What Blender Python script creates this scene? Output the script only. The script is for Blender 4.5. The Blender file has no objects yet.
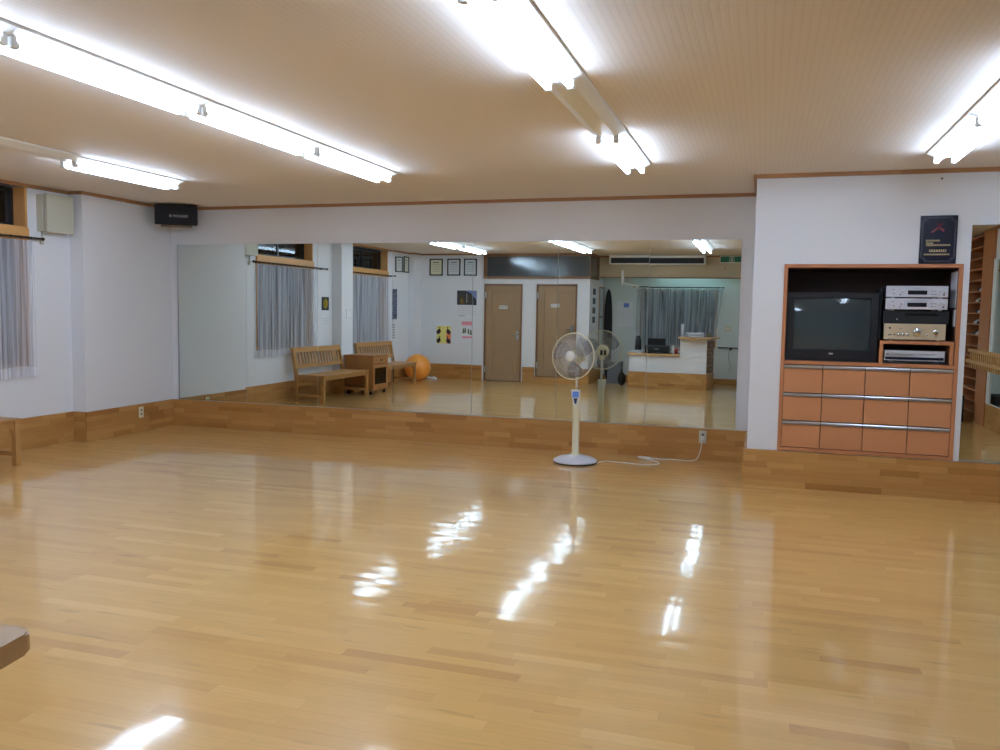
import bpy, bmesh, math, random
from mathutils import Vector, Matrix
random.seed(7)
PI = math.pi
scene = bpy.context.scene
COL = scene.collection

# ------------------------------------------------------------------ helpers
def lin(c):
    return tuple((x/255/12.92) if x/255 <= .04045 else ((x/255+.055)/1.055)**2.4 for x in c[:3]) + (1,)

def mat(name, rgb, rough=.6, metal=0, spec=.5, coat=0, emit=None, es=0, noise=0, nscale=30, bump=0):
    m = bpy.data.materials.new(name); m.use_nodes = True
    nt = m.node_tree; b = nt.nodes['Principled BSDF']
    c = lin(rgb)
    b.inputs['Base Color'].default_value = c
    b.inputs['Roughness'].default_value = rough
    b.inputs['Metallic'].default_value = metal
    b.inputs['Specular IOR Level'].default_value = spec
    b.inputs['Coat Weight'].default_value = coat
    if emit:
        b.inputs['Emission Color'].default_value = lin(emit) if max(emit) > 1 else tuple(emit)+(1,)
        b.inputs['Emission Strength'].default_value = es
    if noise or bump:
        tc = nt.nodes.new('ShaderNodeTexCoord')
        n = nt.nodes.new('ShaderNodeTexNoise'); n.inputs['Scale'].default_value = nscale; n.inputs['Detail'].default_value = 4
        nt.links.new(tc.outputs['Object'], n.inputs['Vector'])
        if noise:
            r = nt.nodes.new('ShaderNodeMapRange')
            r.inputs['To Min'].default_value = 1-noise; r.inputs['To Max'].default_value = 1+noise
            nt.links.new(n.outputs['Fac'], r.inputs['Value'])
            mx = nt.nodes.new('ShaderNodeVectorMath'); mx.operation = 'SCALE'
            mx.inputs[0].default_value = c[:3]
            nt.links.new(r.outputs['Result'], mx.inputs['Scale'])
            nt.links.new(mx.outputs['Vector'], b.inputs['Base Color'])
        if bump:
            bp = nt.nodes.new('ShaderNodeBump'); bp.inputs['Strength'].default_value = bump; bp.inputs['Distance'].default_value = .002
            nt.links.new(n.outputs['Fac'], bp.inputs['Height']); nt.links.new(bp.outputs['Normal'], b.inputs['Normal'])
    return m

def wood(name, ua, va, w, L, cols, rough=.35, spec=.5, line=.25, jitter=0, grain=.10, rrange=0, coat=None):
    """strip wood: strips of width w run along axis ua, rows stack along axis va"""
    m = bpy.data.materials.new(name); m.use_nodes = True
    nt = m.node_tree; N = nt.nodes; Lk = nt.links; b = N['Principled BSDF']
    def math_(op, a, c=None, d=None):
        n = N.new('ShaderNodeMath'); n.operation = op
        for i, v in enumerate((a, c, d)):
            if v is None: continue
            if hasattr(v, 'is_linked') or hasattr(v, 'links'): Lk.new(v, n.inputs[i])
            else: n.inputs[i].default_value = v
        return n.outputs[0]
    g = N.new('ShaderNodeNewGeometry')
    s = N.new('ShaderNodeSeparateXYZ'); Lk.new(g.outputs['Position'], s.inputs[0])
    u = s.outputs['XYZ'.index(ua)]; v = s.outputs['XYZ'.index(va)]
    vw = math_('DIVIDE', v, w); row = math_('FLOOR', vw); fr = math_('FRACT', vw)
    wn = N.new('ShaderNodeTexWhiteNoise'); wn.noise_dimensions = '1D'; Lk.new(row, wn.inputs['W'])
    uu = math_('ADD', math_('DIVIDE', u, L), math_('MULTIPLY', wn.outputs['Value'], 7.31))
    # vary lengths a little inside each row
    sn = math_('MULTIPLY', math_('SINE', math_('MULTIPLY', uu, 2.1)), .25)
    uu = math_('ADD', uu, sn)
    col = math_('FLOOR', uu); fu = math_('FRACT', uu)
    cb = N.new('ShaderNodeCombineXYZ'); Lk.new(row, cb.inputs[0]); Lk.new(col, cb.inputs[1])
    wn2 = N.new('ShaderNodeTexWhiteNoise'); wn2.noise_dimensions = '2D'; Lk.new(cb.outputs[0], wn2.inputs['Vector'])
    cr = N.new('ShaderNodeValToRGB'); Lk.new(wn2.outputs['Value'], cr.inputs[0])
    el = cr.color_ramp.elements
    while len(el) < len(cols): el.new(.5)
    for i, (p, c) in enumerate(cols): el[i].position = p; el[i].color = lin(c)
    # grain
    cg = N.new('ShaderNodeCombineXYZ')
    Lk.new(math_('MULTIPLY', u, 2.5), cg.inputs[0]); Lk.new(math_('MULTIPLY', v, 60), cg.inputs[1]); Lk.new(math_('MULTIPLY', wn2.outputs['Value'], 30), cg.inputs[2])
    ns = N.new('ShaderNodeTexNoise'); ns.inputs['Scale'].default_value = 1; ns.inputs['Detail'].default_value = 5
    Lk.new(cg.outputs[0], ns.inputs['Vector'])
    gr = math_('ADD', math_('MULTIPLY', math_('SUBTRACT', ns.outputs['Fac'], .5), grain*2), 1)
    # seams
    e1 = math_('LESS_THAN', fr, .035); e2 = math_('LESS_THAN', fu, .006)
    ed = math_('MULTIPLY', math_('MAXIMUM', e1, e2), line)
    fac = math_('MULTIPLY', gr, math_('SUBTRACT', 1, ed))
    if coat:   # mineral streaks and knots in some strips
        ck = N.new('ShaderNodeCombineXYZ'); Lk.new(math_('MULTIPLY', u, 3.2), ck.inputs[0]); Lk.new(math_('MULTIPLY', v, 24), ck.inputs[1]); Lk.new(math_('MULTIPLY', wn2.outputs['Value'], 50), ck.inputs[2])
        nk = N.new('ShaderNodeTexNoise'); nk.inputs['Scale'].default_value = 1; nk.inputs['Detail'].default_value = 1; Lk.new(ck.outputs[0], nk.inputs['Vector'])
        kr = N.new('ShaderNodeMapRange'); kr.inputs['From Min'].default_value = .66; kr.inputs['From Max'].default_value = .78; kr.inputs['To Min'].default_value = 1; kr.inputs['To Max'].default_value = .80
        Lk.new(nk.outputs['Fac'], kr.inputs['Value']); fac = math_('MULTIPLY', fac, kr.outputs[0])
    vm = N.new('ShaderNodeVectorMath'); vm.operation = 'SCALE'; Lk.new(cr.outputs[0], vm.inputs[0]); Lk.new(fac, vm.inputs['Scale'])
    Lk.new(vm.outputs[0], b.inputs['Base Color'])
    b.inputs['Roughness'].default_value = rough; b.inputs['Specular IOR Level'].default_value = spec
    if rrange:
        Lk.new(math_('ADD', math_('MULTIPLY', wn2.outputs['Value'], rrange), rough), b.inputs['Roughness'])
    if jitter:
        a = N.new('ShaderNodeVectorMath'); a.operation = 'SUBTRACT'; Lk.new(wn2.outputs['Color'], a.inputs[0]); a.inputs[1].default_value = (.5, .5, .5)
        # slow waviness of the varnish
        n2 = N.new('ShaderNodeTexNoise'); n2.inputs['Scale'].default_value = 9; n2.inputs['Detail'].default_value = 2
        Lk.new(g.outputs['Position'], n2.inputs['Vector'])
        a2 = N.new('ShaderNodeVectorMath'); a2.operation = 'SUBTRACT'; Lk.new(n2.outputs['Color'], a2.inputs[0]); a2.inputs[1].default_value = (.5, .5, .5)
        a3 = N.new('ShaderNodeVectorMath'); a3.operation = 'ADD'; Lk.new(a.outputs[0], a3.inputs[0]); Lk.new(a2.outputs[0], a3.inputs[1])
        sc = N.new('ShaderNodeVectorMath'); sc.operation = 'MULTIPLY'; Lk.new(a3.outputs[0], sc.inputs[0]); sc.inputs[1].default_value = (jitter*.3, jitter, 0)
        ad = N.new('ShaderNodeVectorMath'); ad.operation = 'ADD'; Lk.new(sc.outputs[0], ad.inputs[0]); Lk.new(g.outputs['Normal'], ad.inputs[1])
        nm = N.new('ShaderNodeVectorMath'); nm.operation = 'NORMALIZE'; Lk.new(ad.outputs[0], nm.inputs[0])
        if coat:
            # the varnish coat follows the slightly tilted strips
            Lk.new(nm.outputs[0], b.inputs['Coat Normal'])
            b.inputs['Coat Weight'].default_value = coat[0]; b.inputs['Coat Roughness'].default_value = coat[1]; b.inputs['Coat IOR'].default_value = 1.45
        else: Lk.new(nm.outputs[0], b.inputs['Normal'])
    return m

def glass_mat(name, tint=(1, 1, 1), refl=1.0, rough=0.0, opacity=0.0, col=(.1, .12, .13)):
    m = bpy.data.materials.new(name); m.use_nodes = True
    nt = m.node_tree; N = nt.nodes; N.remove(N['Principled BSDF'])
    out = N['Material Output']
    t = N.new('ShaderNodeBsdfTransparent'); t.inputs[0].default_value = tint+(1,)
    gl = N.new('ShaderNodeBsdfGlossy'); gl.inputs['Roughness'].default_value = rough; gl.inputs[0].default_value = (refl, refl, refl, 1)
    fr = N.new('ShaderNodeFresnel'); fr.inputs[0].default_value = 1.5
    base = t.outputs[0]
    if opacity:
        d = N.new('ShaderNodeBsdfDiffuse'); d.inputs[0].default_value = col+(1,)
        mm = N.new('ShaderNodeMixShader'); mm.inputs[0].default_value = opacity
        nt.links.new(t.outputs[0], mm.inputs[1]); nt.links.new(d.outputs[0], mm.inputs[2]); base = mm.outputs[0]
    mx = N.new('ShaderNodeMixShader')
    nt.links.new(fr.outputs[0], mx.inputs[0]); nt.links.new(base, mx.inputs[1]); nt.links.new(gl.outputs[0], mx.inputs[2])
    nt.links.new(mx.outputs[0], out.inputs[0])
    return m

def box(bm, x0, x1, y0, y1, z0, z1, bev=0):
    vs = [bm.verts.new(p) for p in ((x0,y0,z0),(x1,y0,z0),(x1,y1,z0),(x0,y1,z0),(x0,y0,z1),(x1,y0,z1),(x1,y1,z1),(x0,y1,z1))]
    fs = [bm.faces.new([vs[i] for i in f]) for f in ((3,2,1,0),(4,5,6,7),(0,1,5,4),(1,2,6,5),(2,3,7,6),(3,0,4,7))]
    if bev:
        es = list({e for f in fs for e in f.edges})
        bmesh.ops.bevel(bm, geom=es, offset=bev, segments=2, affect='EDGES', profile=.6)
    return bm
def B(*a, bev=0):
    return box(bmesh.new(), *a, bev=bev)
def boxes(lst, bev=0, pre=None):
    bm = bmesh.new()
    if pre: prism(bm, pre, 'Z', 0, 2.545)
    for a in lst: box(bm, *a, bev=bev)
    return bm
def cyl(bm, p0, p1, r0, r1=None, n=16, cap=True):
    p0 = Vector(p0); p1 = Vector(p1); r1 = r0 if r1 is None else r1
    d = (p1-p0).normalized(); a = d.orthogonal().normalized(); b2 = d.cross(a)
    A = [bm.verts.new(p0+(a*math.cos(t)+b2*math.sin(t))*r0) for t in [2*PI*i/n for i in range(n)]]
    Bv = [bm.verts.new(p1+(a*math.cos(t)+b2*math.sin(t))*r1) for t in [2*PI*i/n for i in range(n)]]
    for i in range(n): 
        f = bm.faces.new((A[i], A[(i+1)%n], Bv[(i+1)%n], Bv[i])); f.smooth = True
    if cap: bm.faces.new(A[::-1]); bm.faces.new(Bv)
    return bm
def tube(bm, pts, r, n=8, closed=False):
    pts = [Vector(p) for p in pts]; rings = []
    up = None
    for i, p in enumerate(pts):
        q0 = pts[i-1] if (i > 0 or closed) else p; q1 = pts[(i+1) % len(pts)] if (i < len(pts)-1 or closed) else p
        d = (q1-q0).normalized()
        a = d.orthogonal().normalized() if up is None else (up - d*up.dot(d)).normalized()
        up = a; b2 = d.cross(a)
        rings.append([bm.verts.new(p+(a*math.cos(2*PI*k/n)+b2*math.sin(2*PI*k/n))*r) for k in range(n)])
    m = len(rings)
    for i in range(m if closed else m-1):
        R0, R1 = rings[i], rings[(i+1) % m]
        for k in range(n):
            f = bm.faces.new((R0[k], R0[(k+1)%n], R1[(k+1)%n], R1[k])); f.smooth = True
    if not closed: bm.faces.new(rings[0][::-1]); bm.faces.new(rings[-1])
    return bm
def lathe(bm, prof, c=(0, 0, 0), n=32, axis='Z'):
    rings = []
    for r, z in prof:
        ring = []
        for k in range(n):
            t = 2*PI*k/n; x, y = r*math.cos(t), r*math.sin(t)
            p = (x, y, z) if axis == 'Z' else ((x, -z, y) if axis == 'Y' else (z, x, y))
            ring.append(bm.verts.new(Vector(c)+Vector(p)))
        rings.append(ring)
    for i in range(len(rings)-1):
        for k in range(n):
            f = bm.faces.new((rings[i][k], rings[i][(k+1)%n], rings[i+1][(k+1)%n], rings[i+1][k])); f.smooth = True
    if prof[0][0] > 1e-6: bm.faces.new(rings[0][::-1])
    if prof[-1][0] > 1e-6: bm.faces.new(rings[-1])
    bmesh.ops.remove_doubles(bm, verts=bm.verts, dist=1e-6)
    return bm
def prism(bm, poly, axis, a, b):
    """extrude 2-D polygon along axis from a to b; poly coords are the two remaining axes in xyz order"""
    def P(p, t):
        return {'X': (t, p[0], p[1]), 'Y': (p[0], t, p[1]), 'Z': (p[0], p[1], t)}[axis]
    A = [bm.verts.new(P(p, a)) for p in poly]; Bv = [bm.verts.new(P(p, b)) for p in poly]
    n = len(poly)
    bm.faces.new(A); bm.faces.new(Bv[::-1])
    for i in range(n): bm.faces.new((A[i], Bv[i], Bv[(i+1)%n], A[(i+1)%n]))
    return bm

def put(name, bm, m, parent=None):
    me = bpy.data.meshes.new(name)
    bmesh.ops.recalc_face_normals(bm, faces=bm.faces)
    bm.to_mesh(me); bm.free()
    me.materials.append(m)
    o = bpy.data.objects.new(name, me); COL.objects.link(o)
    if parent is not None:
        w = Matrix.Identity(4); p = parent; off = Vector((0, 0, 0))
        while p is not None: off += p.location; p = p.parent
        me.transform(Matrix.Translation(-off)); o.parent = parent
    return o
def tag(o, label, cat, group=None):
    o['label'] = label; o['category'] = cat
    if group: o['group'] = group
    return o
def center(o, at):
    """give a single-mesh thing its origin at its base"""
    o.data.transform(Matrix.Translation(-Vector(at))); o.location = at
    return o
def thing(name, label, cat, loc=(0, 0, 0), group=None):
    o = bpy.data.objects.new(name, None); COL.objects.link(o); o.location = loc
    o.empty_display_size = .1
    return tag(o, label, cat, group)
def single(name, bm, m, label, cat, at, group=None):
    return center(tag(put(name, bm, m), label, cat, group), at)
def struct(name, bm, m, parent=None):
    o = put(name, bm, m, parent)
    if parent is None: o['kind'] = 'structure'
    return o
def dup(root, loc, rotz=None, label=None, skip=()):
    r = root.copy(); COL.objects.link(r); r.location = loc
    if rotz is not None: r.rotation_euler = (0, 0, rotz)
    if label: r['label'] = label
    for ch in list(root.children):
        if ch.name.split('.')[0] in skip: continue
        c = ch.copy(); COL.objects.link(c); c.parent = r
        for g in list(ch.children):
            d = g.copy(); COL.objects.link(d); d.parent = c
    return r
def text_bm(s, size, extrude=.0005):
    cu = bpy.data.curves.new('t', 'FONT'); cu.body = s; cu.size = size; cu.align_x = 'CENTER'; cu.align_y = 'CENTER'; cu.extrude = extrude
    o = bpy.data.objects.new('t', cu); COL.objects.link(o)
    bpy.context.view_layer.update()
    dg = bpy.context.evaluated_depsgraph_get()
    me = bpy.data.meshes.new_from_object(o.evaluated_get(dg))
    bm = bmesh.new(); bm.from_mesh(me)
    bpy.data.objects.remove(o); bpy.data.curves.remove(cu); bpy.data.meshes.remove(me)
    return bm
def text(name, s, size, M, m, parent, extrude=.0005):
    bm = text_bm(s, size, extrude); bm.transform(M)
    return put(name, bm, m, parent)
# orientation matrices for writing: facing -Y, facing +Y, facing +X
def face_my(x, y, z): return Matrix.Translation((x, y, z)) @ Matrix.Rotation(PI/2, 4, 'X')
def face_py(x, y, z): return Matrix.Translation((x, y, z)) @ Matrix.Rotation(PI, 4, 'Z') @ Matrix.Rotation(PI/2, 4, 'X')
def face_px(x, y, z): return Matrix.Translation((x, y, z)) @ Matrix.Rotation(PI/2, 4, 'Z') @ Matrix.Rotation(PI/2, 4, 'X')

# ------------------------------------------------------------------ materials
M_wall = mat('wall_paper', (226, 227, 231), .85, spec=.2, noise=.015, nscale=60, bump=.15)
FC = [(0, (203, 153, 87)), (.07, (215, 167, 97)), (.45, (220, 173, 102)), (.88, (222, 176, 105)), (1, (229, 185, 116))]
M_floor = wood('floor_parquet', 'X', 'Y', .066, .50, FC, rough=.30, spec=.35, line=.08, jitter=.015, grain=.10, coat=(1.0, .075))
BC = [(0, (156, 106, 54)), (.12, (170, 120, 65)), (.5, (177, 128, 71)), (.8, (183, 135, 77)), (1, (192, 145, 86))]
M_bbX = wood('baseboard_parquet_x', 'X', 'Z', .0508, .38, BC, rough=.28, line=.2, grain=.15)
M_bbY = wood('baseboard_parquet_y', 'Y', 'Z', .0508, .38, BC, rough=.28, line=.2, grain=.15)
M_trim = mat('trim_wood', (158, 113, 72), .45, noise=.12, nscale=14)
M_frame = mat('window_wood', (206, 152, 88), .45, noise=.12, nscale=10)
M_frame_d = mat('door_frame_wood', (128, 90, 58), .45, noise=.08, nscale=12)
M_door = mat('door_panel', (156, 127, 95), .5, noise=.04, nscale=8)
M_bench = mat('bench_wood', (178, 131, 76), .38, noise=.12, nscale=12)
M_cart = mat('cart_wood', (160, 108, 60), .4, noise=.12, nscale=12)
M_lam = mat('orange_laminate', (190, 128, 86), .42, noise=.03, nscale=30)
M_lam_e = mat('orange_laminate_edge', (178, 116, 76), .4, noise=.03, nscale=30)
M_lam_in = mat('niche_shade_brown', (78, 50, 42), .5, noise=.03, nscale=30)  # dark brown that puts the niche's shade into the colour
M_shelf = mat('shelf_laminate', (176, 112, 68), .45, noise=.05, nscale=20)
M_alu = mat('aluminium', (205, 208, 212), .3, metal=1)
M_chrome = mat('chrome', (220, 222, 226), .12, metal=1)
M_black = mat('black_plastic', (22, 22, 26), .35)
M_blackm = mat('black_matt', (20, 20, 24), .7)
M_dark = mat('dark_grey_plastic', (46, 46, 50), .45)
M_bronze = mat('dark_bronze', (60, 48, 42), .4, metal=.6)
M_silver = mat('silver_faceplate', (205, 206, 216), .38, metal=.25)
M_gold = mat('champagne_faceplate', (206, 188, 158), .36, metal=.35)
M_white = mat('white_enamel', (232, 232, 230), .4)
M_whitep = mat('white_plastic', (224, 224, 220), .45)
M_beige = mat('beige_metal', (196, 194, 176), .5)
M_cream = mat('cream_plastic', (226, 220, 190), .4)
M_fanbase = mat('pale_lavender_plastic', (216, 218, 232), .3)
M_paper = mat('paper', (228, 230, 236), .8)
M_red = mat('red_print', (170, 40, 38), .6)
M_navy = mat('navy_lacquer', (20, 22, 44), .25)
M_goldp = mat('gold_print', (190, 170, 120), .4)
M_grey = mat('grey_plastic', (110, 114, 122), .5)
M_greyl = mat('light_grey_line', (150, 152, 156), .5)
M_ball = mat('orange_vinyl', (238, 152, 60), .28, spec=.5)
M_green = mat('exit_green', (20, 120, 84), .5)
M_blue = mat('blue_label', (90, 130, 210), .5)
M_yel = mat('yellow_print', (224, 190, 60), .7)
M_pink = mat('pink_print', (232, 150, 165), .7)
M_alcwall = mat('alcove_wall_paper', (214, 222, 222), .85, spec=.2)
M_fascia = mat('fascia_paper', (196, 182, 158), .85, spec=.2)
M_tube = mat('fluorescent_tube', (255, 255, 255), .5, emit=(.585, .755, 1.0), es=36)
M_tube_alc = mat('cool_tube', (255, 255, 255), .5, emit=(.42, .80, .95), es=20)

# ceiling: white board with fine grooves running front to back
def ceiling_mat():
    m = bpy.data.materials.new('ceiling_board'); m.use_nodes = True
    nt = m.node_tree; N = nt.nodes; b = N['Principled BSDF']
    b.inputs['Base Color'].default_value = lin((225, 217, 210)); b.inputs['Roughness'].default_value = .7; b.inputs['Specular IOR Level'].default_value = .25
    g = N.new('ShaderNodeNewGeometry'); s = N.new('ShaderNodeSeparateXYZ'); nt.links.new(g.outputs['Position'], s.inputs[0])
    d = N.new('ShaderNodeMath'); d.operation = 'DIVIDE'; nt.links.new(s.outputs[0], d.inputs[0]); d.inputs[1].default_value = .033
    f = N.new('ShaderNodeMath'); f.operation = 'FRACT'; nt.links.new(d.outputs[0], f.inputs[0])
    p = N.new('ShaderNodeMath'); p.operation = 'PINGPONG'; nt.links.new(f.outputs[0], p.inputs[0]); p.inputs[1].default_value = .5
    r = N.new('ShaderNodeMapRange'); nt.links.new(p.outputs[0], r.inputs['Value']); r.inputs['From Max'].default_value = .2
    gc = N.new('ShaderNodeMix'); gc.data_type = 'RGBA'; nt.links.new(r.outputs[0], gc.inputs[0]); gc.inputs[6].default_value = lin((220, 212, 205)); gc.inputs[7].default_value = lin((226, 218, 211))
    nt.links.new(gc.outputs[2], b.inputs['Base Color'])
    bp = N.new('ShaderNodeBump'); bp.inputs['Strength'].default_value = .12; bp.inputs['Distance'].default_value = .002
    nt.links.new(r.outputs[0], bp.inputs['Height']); nt.links.new(bp.outputs[0], b.inputs['Normal'])
    return m
M_ceil = ceiling_mat()

def mirror_mat():
    m = bpy.data.materials.new('mirror_glass'); m.use_nodes = True
    b = m.node_tree.nodes['Principled BSDF']
    b.inputs['Base Color'].default_value = (.77, .835, .80, 1); b.inputs['Metallic'].default_value = 1; b.inputs['Roughness'].default_value = 0
    return m
M_mirror = mirror_mat()

def sheer_mat(name, col, transp):
    m = bpy.data.materials.new(name); m.use_nodes = True
    nt = m.node_tree; N = nt.nodes; N.remove(N['Principled BSDF']); out = N['Material Output']
    d = N.new('ShaderNodeBsdfDiffuse'); d.inputs[0].default_value = lin(col)
    t = N.new('ShaderNodeBsdfTranslucent'); t.inputs[0].default_value = lin(col)
    a = N.new('ShaderNodeMixShader'); a.inputs[0].default_value = .35
    nt.links.new(d.outputs[0], a.inputs[1]); nt.links.new(t.outputs[0], a.inputs[2])
    tr = N.new('ShaderNodeBsdfTransparent')
    # thin vertical streaks where the cloth is doubled
    tc = N.new('ShaderNodeTexCoord'); mp = N.new('ShaderNodeMapping'); mp.inputs['Scale'].default_value = (34, 34, .55)
    nz = N.new('ShaderNodeTexNoise'); nz.inputs['Scale'].default_value = 1; nz.inputs['Detail'].default_value = 2
    nt.links.new(tc.outputs['Object'], mp.inputs[0]); nt.links.new(mp.outputs[0], nz.inputs['Vector'])
    mr = N.new('ShaderNodeMapRange'); mr.inputs['From Min'].default_value = .33; mr.inputs['From Max'].default_value = .67
    mr.inputs['To Min'].default_value = max(0, transp-.30); mr.inputs['To Max'].default_value = min(.95, transp+.27)
    nt.links.new(nz.outputs['Fac'], mr.inputs['Value'])
    x = N.new('ShaderNodeMixShader'); nt.links.new(mr.outputs[0], x.inputs[0])
    nt.links.new(a.outputs[0], x.inputs[1]); nt.links.new(tr.outputs[0], x.inputs[2]); nt.links.new(x.outputs[0], out.inputs[0])
    return m
M_sheer = sheer_mat('sheer_cloth', (226, 228, 238), .42)
M_sheer2 = sheer_mat('pale_curtain_cloth', (206, 214, 222), .45)
M_hem = sheer_mat('curtain_hem_cloth', (226, 228, 238), .12)
M_pane = glass_mat('window_glass', (.85, .88, .9))
M_clear = glass_mat('picture_glass', (.97, .97, .97))

def frosted():
    m = mat('frosted_glass', (70, 77, 82), .12, spec=.9)
    nt = m.node_tree; b = nt.nodes['Principled BSDF']
    tc = nt.nodes.new('ShaderNodeTexCoord'); n = nt.nodes.new('ShaderNodeTexVoronoi'); n.inputs['Scale'].default_value = 60
    nt.links.new(tc.outputs['Object'], n.inputs['Vector'])
    bp = nt.nodes.new('ShaderNodeBump'); bp.inputs['Strength'].default_value = .12; bp.inputs['Distance'].default_value = .003
    nt.links.new(n.outputs['Distance'], bp.inputs['Height']); nt.links.new(bp.outputs[0], b.inputs['Normal'])
    return m
M_frost = frosted()

def print_mat(name, cols, scale, seed):
    """blotchy colour print"""
    m = bpy.data.materials.new(name); m.use_nodes = True
    nt = m.node_tree; N = nt.nodes; b = N['Principled BSDF']; b.inputs['Roughness'].default_value = .55
    tc = N.new('ShaderNodeTexCoord'); mp = N.new('ShaderNodeMapping'); mp.inputs['Location'].default_value = (seed, seed*2.3, seed*.7)
    nt.links.new(tc.outputs['Object'], mp.inputs[0])
    v = N.new('ShaderNodeTexNoise'); v.inputs['Scale'].default_value = scale; v.inputs['Detail'].default_value = 3; nt.links.new(mp.outputs[0], v.inputs['Vector'])
    cr = N.new('ShaderNodeValToRGB'); nt.links.new(v.outputs['Fac'], cr.inputs[0])
    el = cr.color_ramp.elements
    while len(el) < len(cols): el.new(.5)
    for i, (p, c) in enumerate(cols): el[i].position = p; el[i].color = lin(c)
    nt.links.new(cr.outputs[0], b.inputs['Base Color'])
    return m
M_ptall = print_mat('tall_poster_print', [(.3, (20, 26, 40)), (.48, (50, 60, 90)), (.55, (120, 130, 160)), (.62, (90, 90, 50))], 14, 3)
M_pmount = print_mat('mountain_print', [(.35, (30, 34, 44)), (.5, (52, 54, 64)), (.6, (70, 64, 50))], 9, 5)

# ------------------------------------------------------------------ dimensions (metres; mirror wall at Y=D)
D = 8.25; H = 2.545; YP = 7.19; XL = -6.77; XC = -6.60; XL2 = -6.88; YB = .50; XR = 2.78; YA = -1.0; XS = -3.215; BB = .305
EPS = .0

# ------------------------------------------------------------------ shell
struct('floor', B(-7.4, 3.4, -1.3, 8.6, -.1, 0), M_floor)
struct('ceiling', B(-7.4, 3.4, -1.3, 8.6, H, H+.1), M_ceil)
struct('wall_front', B(-6.65, -.09, D, D+.15, 0, H), M_wall)                      # carries the long mirror
# right-hand projecting wall with the niche of the media cabinet
struct('wall_projection', boxes([(-.09, .148, YP, YP+.12, 0, H), (-.09, .03, YP+.12, D+.15, 0, H), (1.445, XR+.3, YP, YP+.12, 0, H),
        (.148, 1.445, YP, YP+.12, 1.825, H), (.148, 1.445, YP, YP+.12, 0, .308), (.03, XR+.3, 7.95, 8.05, 0, H)]), M_wall)
# left wall: thick piece by the mirror, recessed bay 1, column, recessed bay 2, corner post
W1 = (4.81, 6.345); W2 = (1.85, 3.42)
def bay(y0, y1, xw, w):
    t = xw-.2
    return [(t, xw, y0, w[0], 0, H), (t, xw, w[1], y1, 0, H), (t, xw, w[0], w[1], 0, .82), (t, xw, w[0], w[1], 2.01, 2.12)]
struct('wall_left', boxes(bay(4.18, 6.86, XL, W1) + [(-7.1, XC, 3.79, 4.18, 0, H)] + bay(YB-.1, 3.79, XL2, W2)
        + [(XL2-.1, -6.75, YB-.1, .86, 0, H)], pre=[(-7.1, 6.86), (XC, 6.86), (XC-.05, D), (XC-.05, D+.15), (-7.1, D+.15)]), M_wall)
struct('wall_back', boxes([(-7.1, -5.372, YB-.12, YB, 0, H), (-5.372, -4.571, YB-.12, YB, 1.946, H), (-5.372, -5.355, YB-.12, YB, 0, 1.946), (-4.571, -4.274, YB-.12, YB, 0, H),
        (-4.274, -3.465, YB-.12, YB, 1.946, H), (-4.274, -3.465, YB-.12, YB, 0, .125), (-3.465, XS, YB-.12, YB, 0, H), (XS-.12, XS, YA, YB-.12, 0, H)]), M_wall)
struct('wall_alcove', boxes([(XS-.12, -2.45, YA-.15, YA, 0, H), (-.9, XR+.5, YA-.15, YA, 0, H), (-2.45, -.9, YA-.15, YA, 1.9, H), (-2.45, -.9, YA-.15, YA, 0, .72)]), M_alcwall)
struct('wall_right', boxes([(XR, XR+.1, 1.805, YP+.1, 0, H), (XR+.32, XR+.42, YA, 1.9, 0, H)]), M_wall)
struct('wall_fascia', B(XS, XR+.32, -.42, -.30, 2.115, H), M_fascia)
struct('trim_1', boxes([(XS, XR, -.30, -.285, 2.105, 2.125)]), M_frame_d)
# baseboards of strip wood
def bx(name, lst, m): return struct(name, boxes(lst), m)
bx('baseboard_front', [(XC-.05, -.09, D-.022, D, 0, BB)], M_bbX)
bx('baseboard_projection', [(-.115, XR, YP-.025, YP, 0, BB-.004)], M_bbX)
bx('baseboard_projection_side', [(-.115, -.09, YP, D-.022, 0, BB-.004)], M_bbY)
struct('baseboard_left_near', prism(bmesh.new(), [(XC, 6.84), (XC+.02, 6.84), (XC-.03, D-.022), (XC-.05, D-.022)], 'Z', 0, BB), M_bbY)
bx('baseboard_left', [(XL, XL+.02, 4.20, 6.84, 0, BB), (XC, XC+.02, 3.77, 4.20, 0, BB), (XL2, XL2+.02, .88, 3.77, 0, BB), (-6.75, -6.73, YB, .88, 0, BB)], M_bbY)
bx('baseboard_left_returns', [(XL, XC, 6.84, 6.86, 0, BB), (XL, XC, 4.18, 4.20, 0, BB), (XL2, XC, 3.77, 3.79, 0, BB), (XL2, -6.73, .86, .88, 0, BB)], M_bbX)
bx('baseboard_back', [(-6.75, -5.40, YB, YB+.02, 0, BB), (-4.545, -4.30, YB, YB+.02, 0, BB), (-4.30, -3.44, YB, YB+.02, 0, .12), (-3.44, XS+.02, YB, YB+.02, 0, BB)], M_bbX)
bx('baseboard_alcove', [(XS, XR+.3, YA, YA+.02, 0, .11)], M_bbX)
bx('baseboard_alcove_side', [(XS, XS+.02, YA, YB, 0, BB)], M_bbY)
bx('baseboard_right', [(XR-.02, XR, 2.33, YP, 0, BB)], M_bbY)
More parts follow.
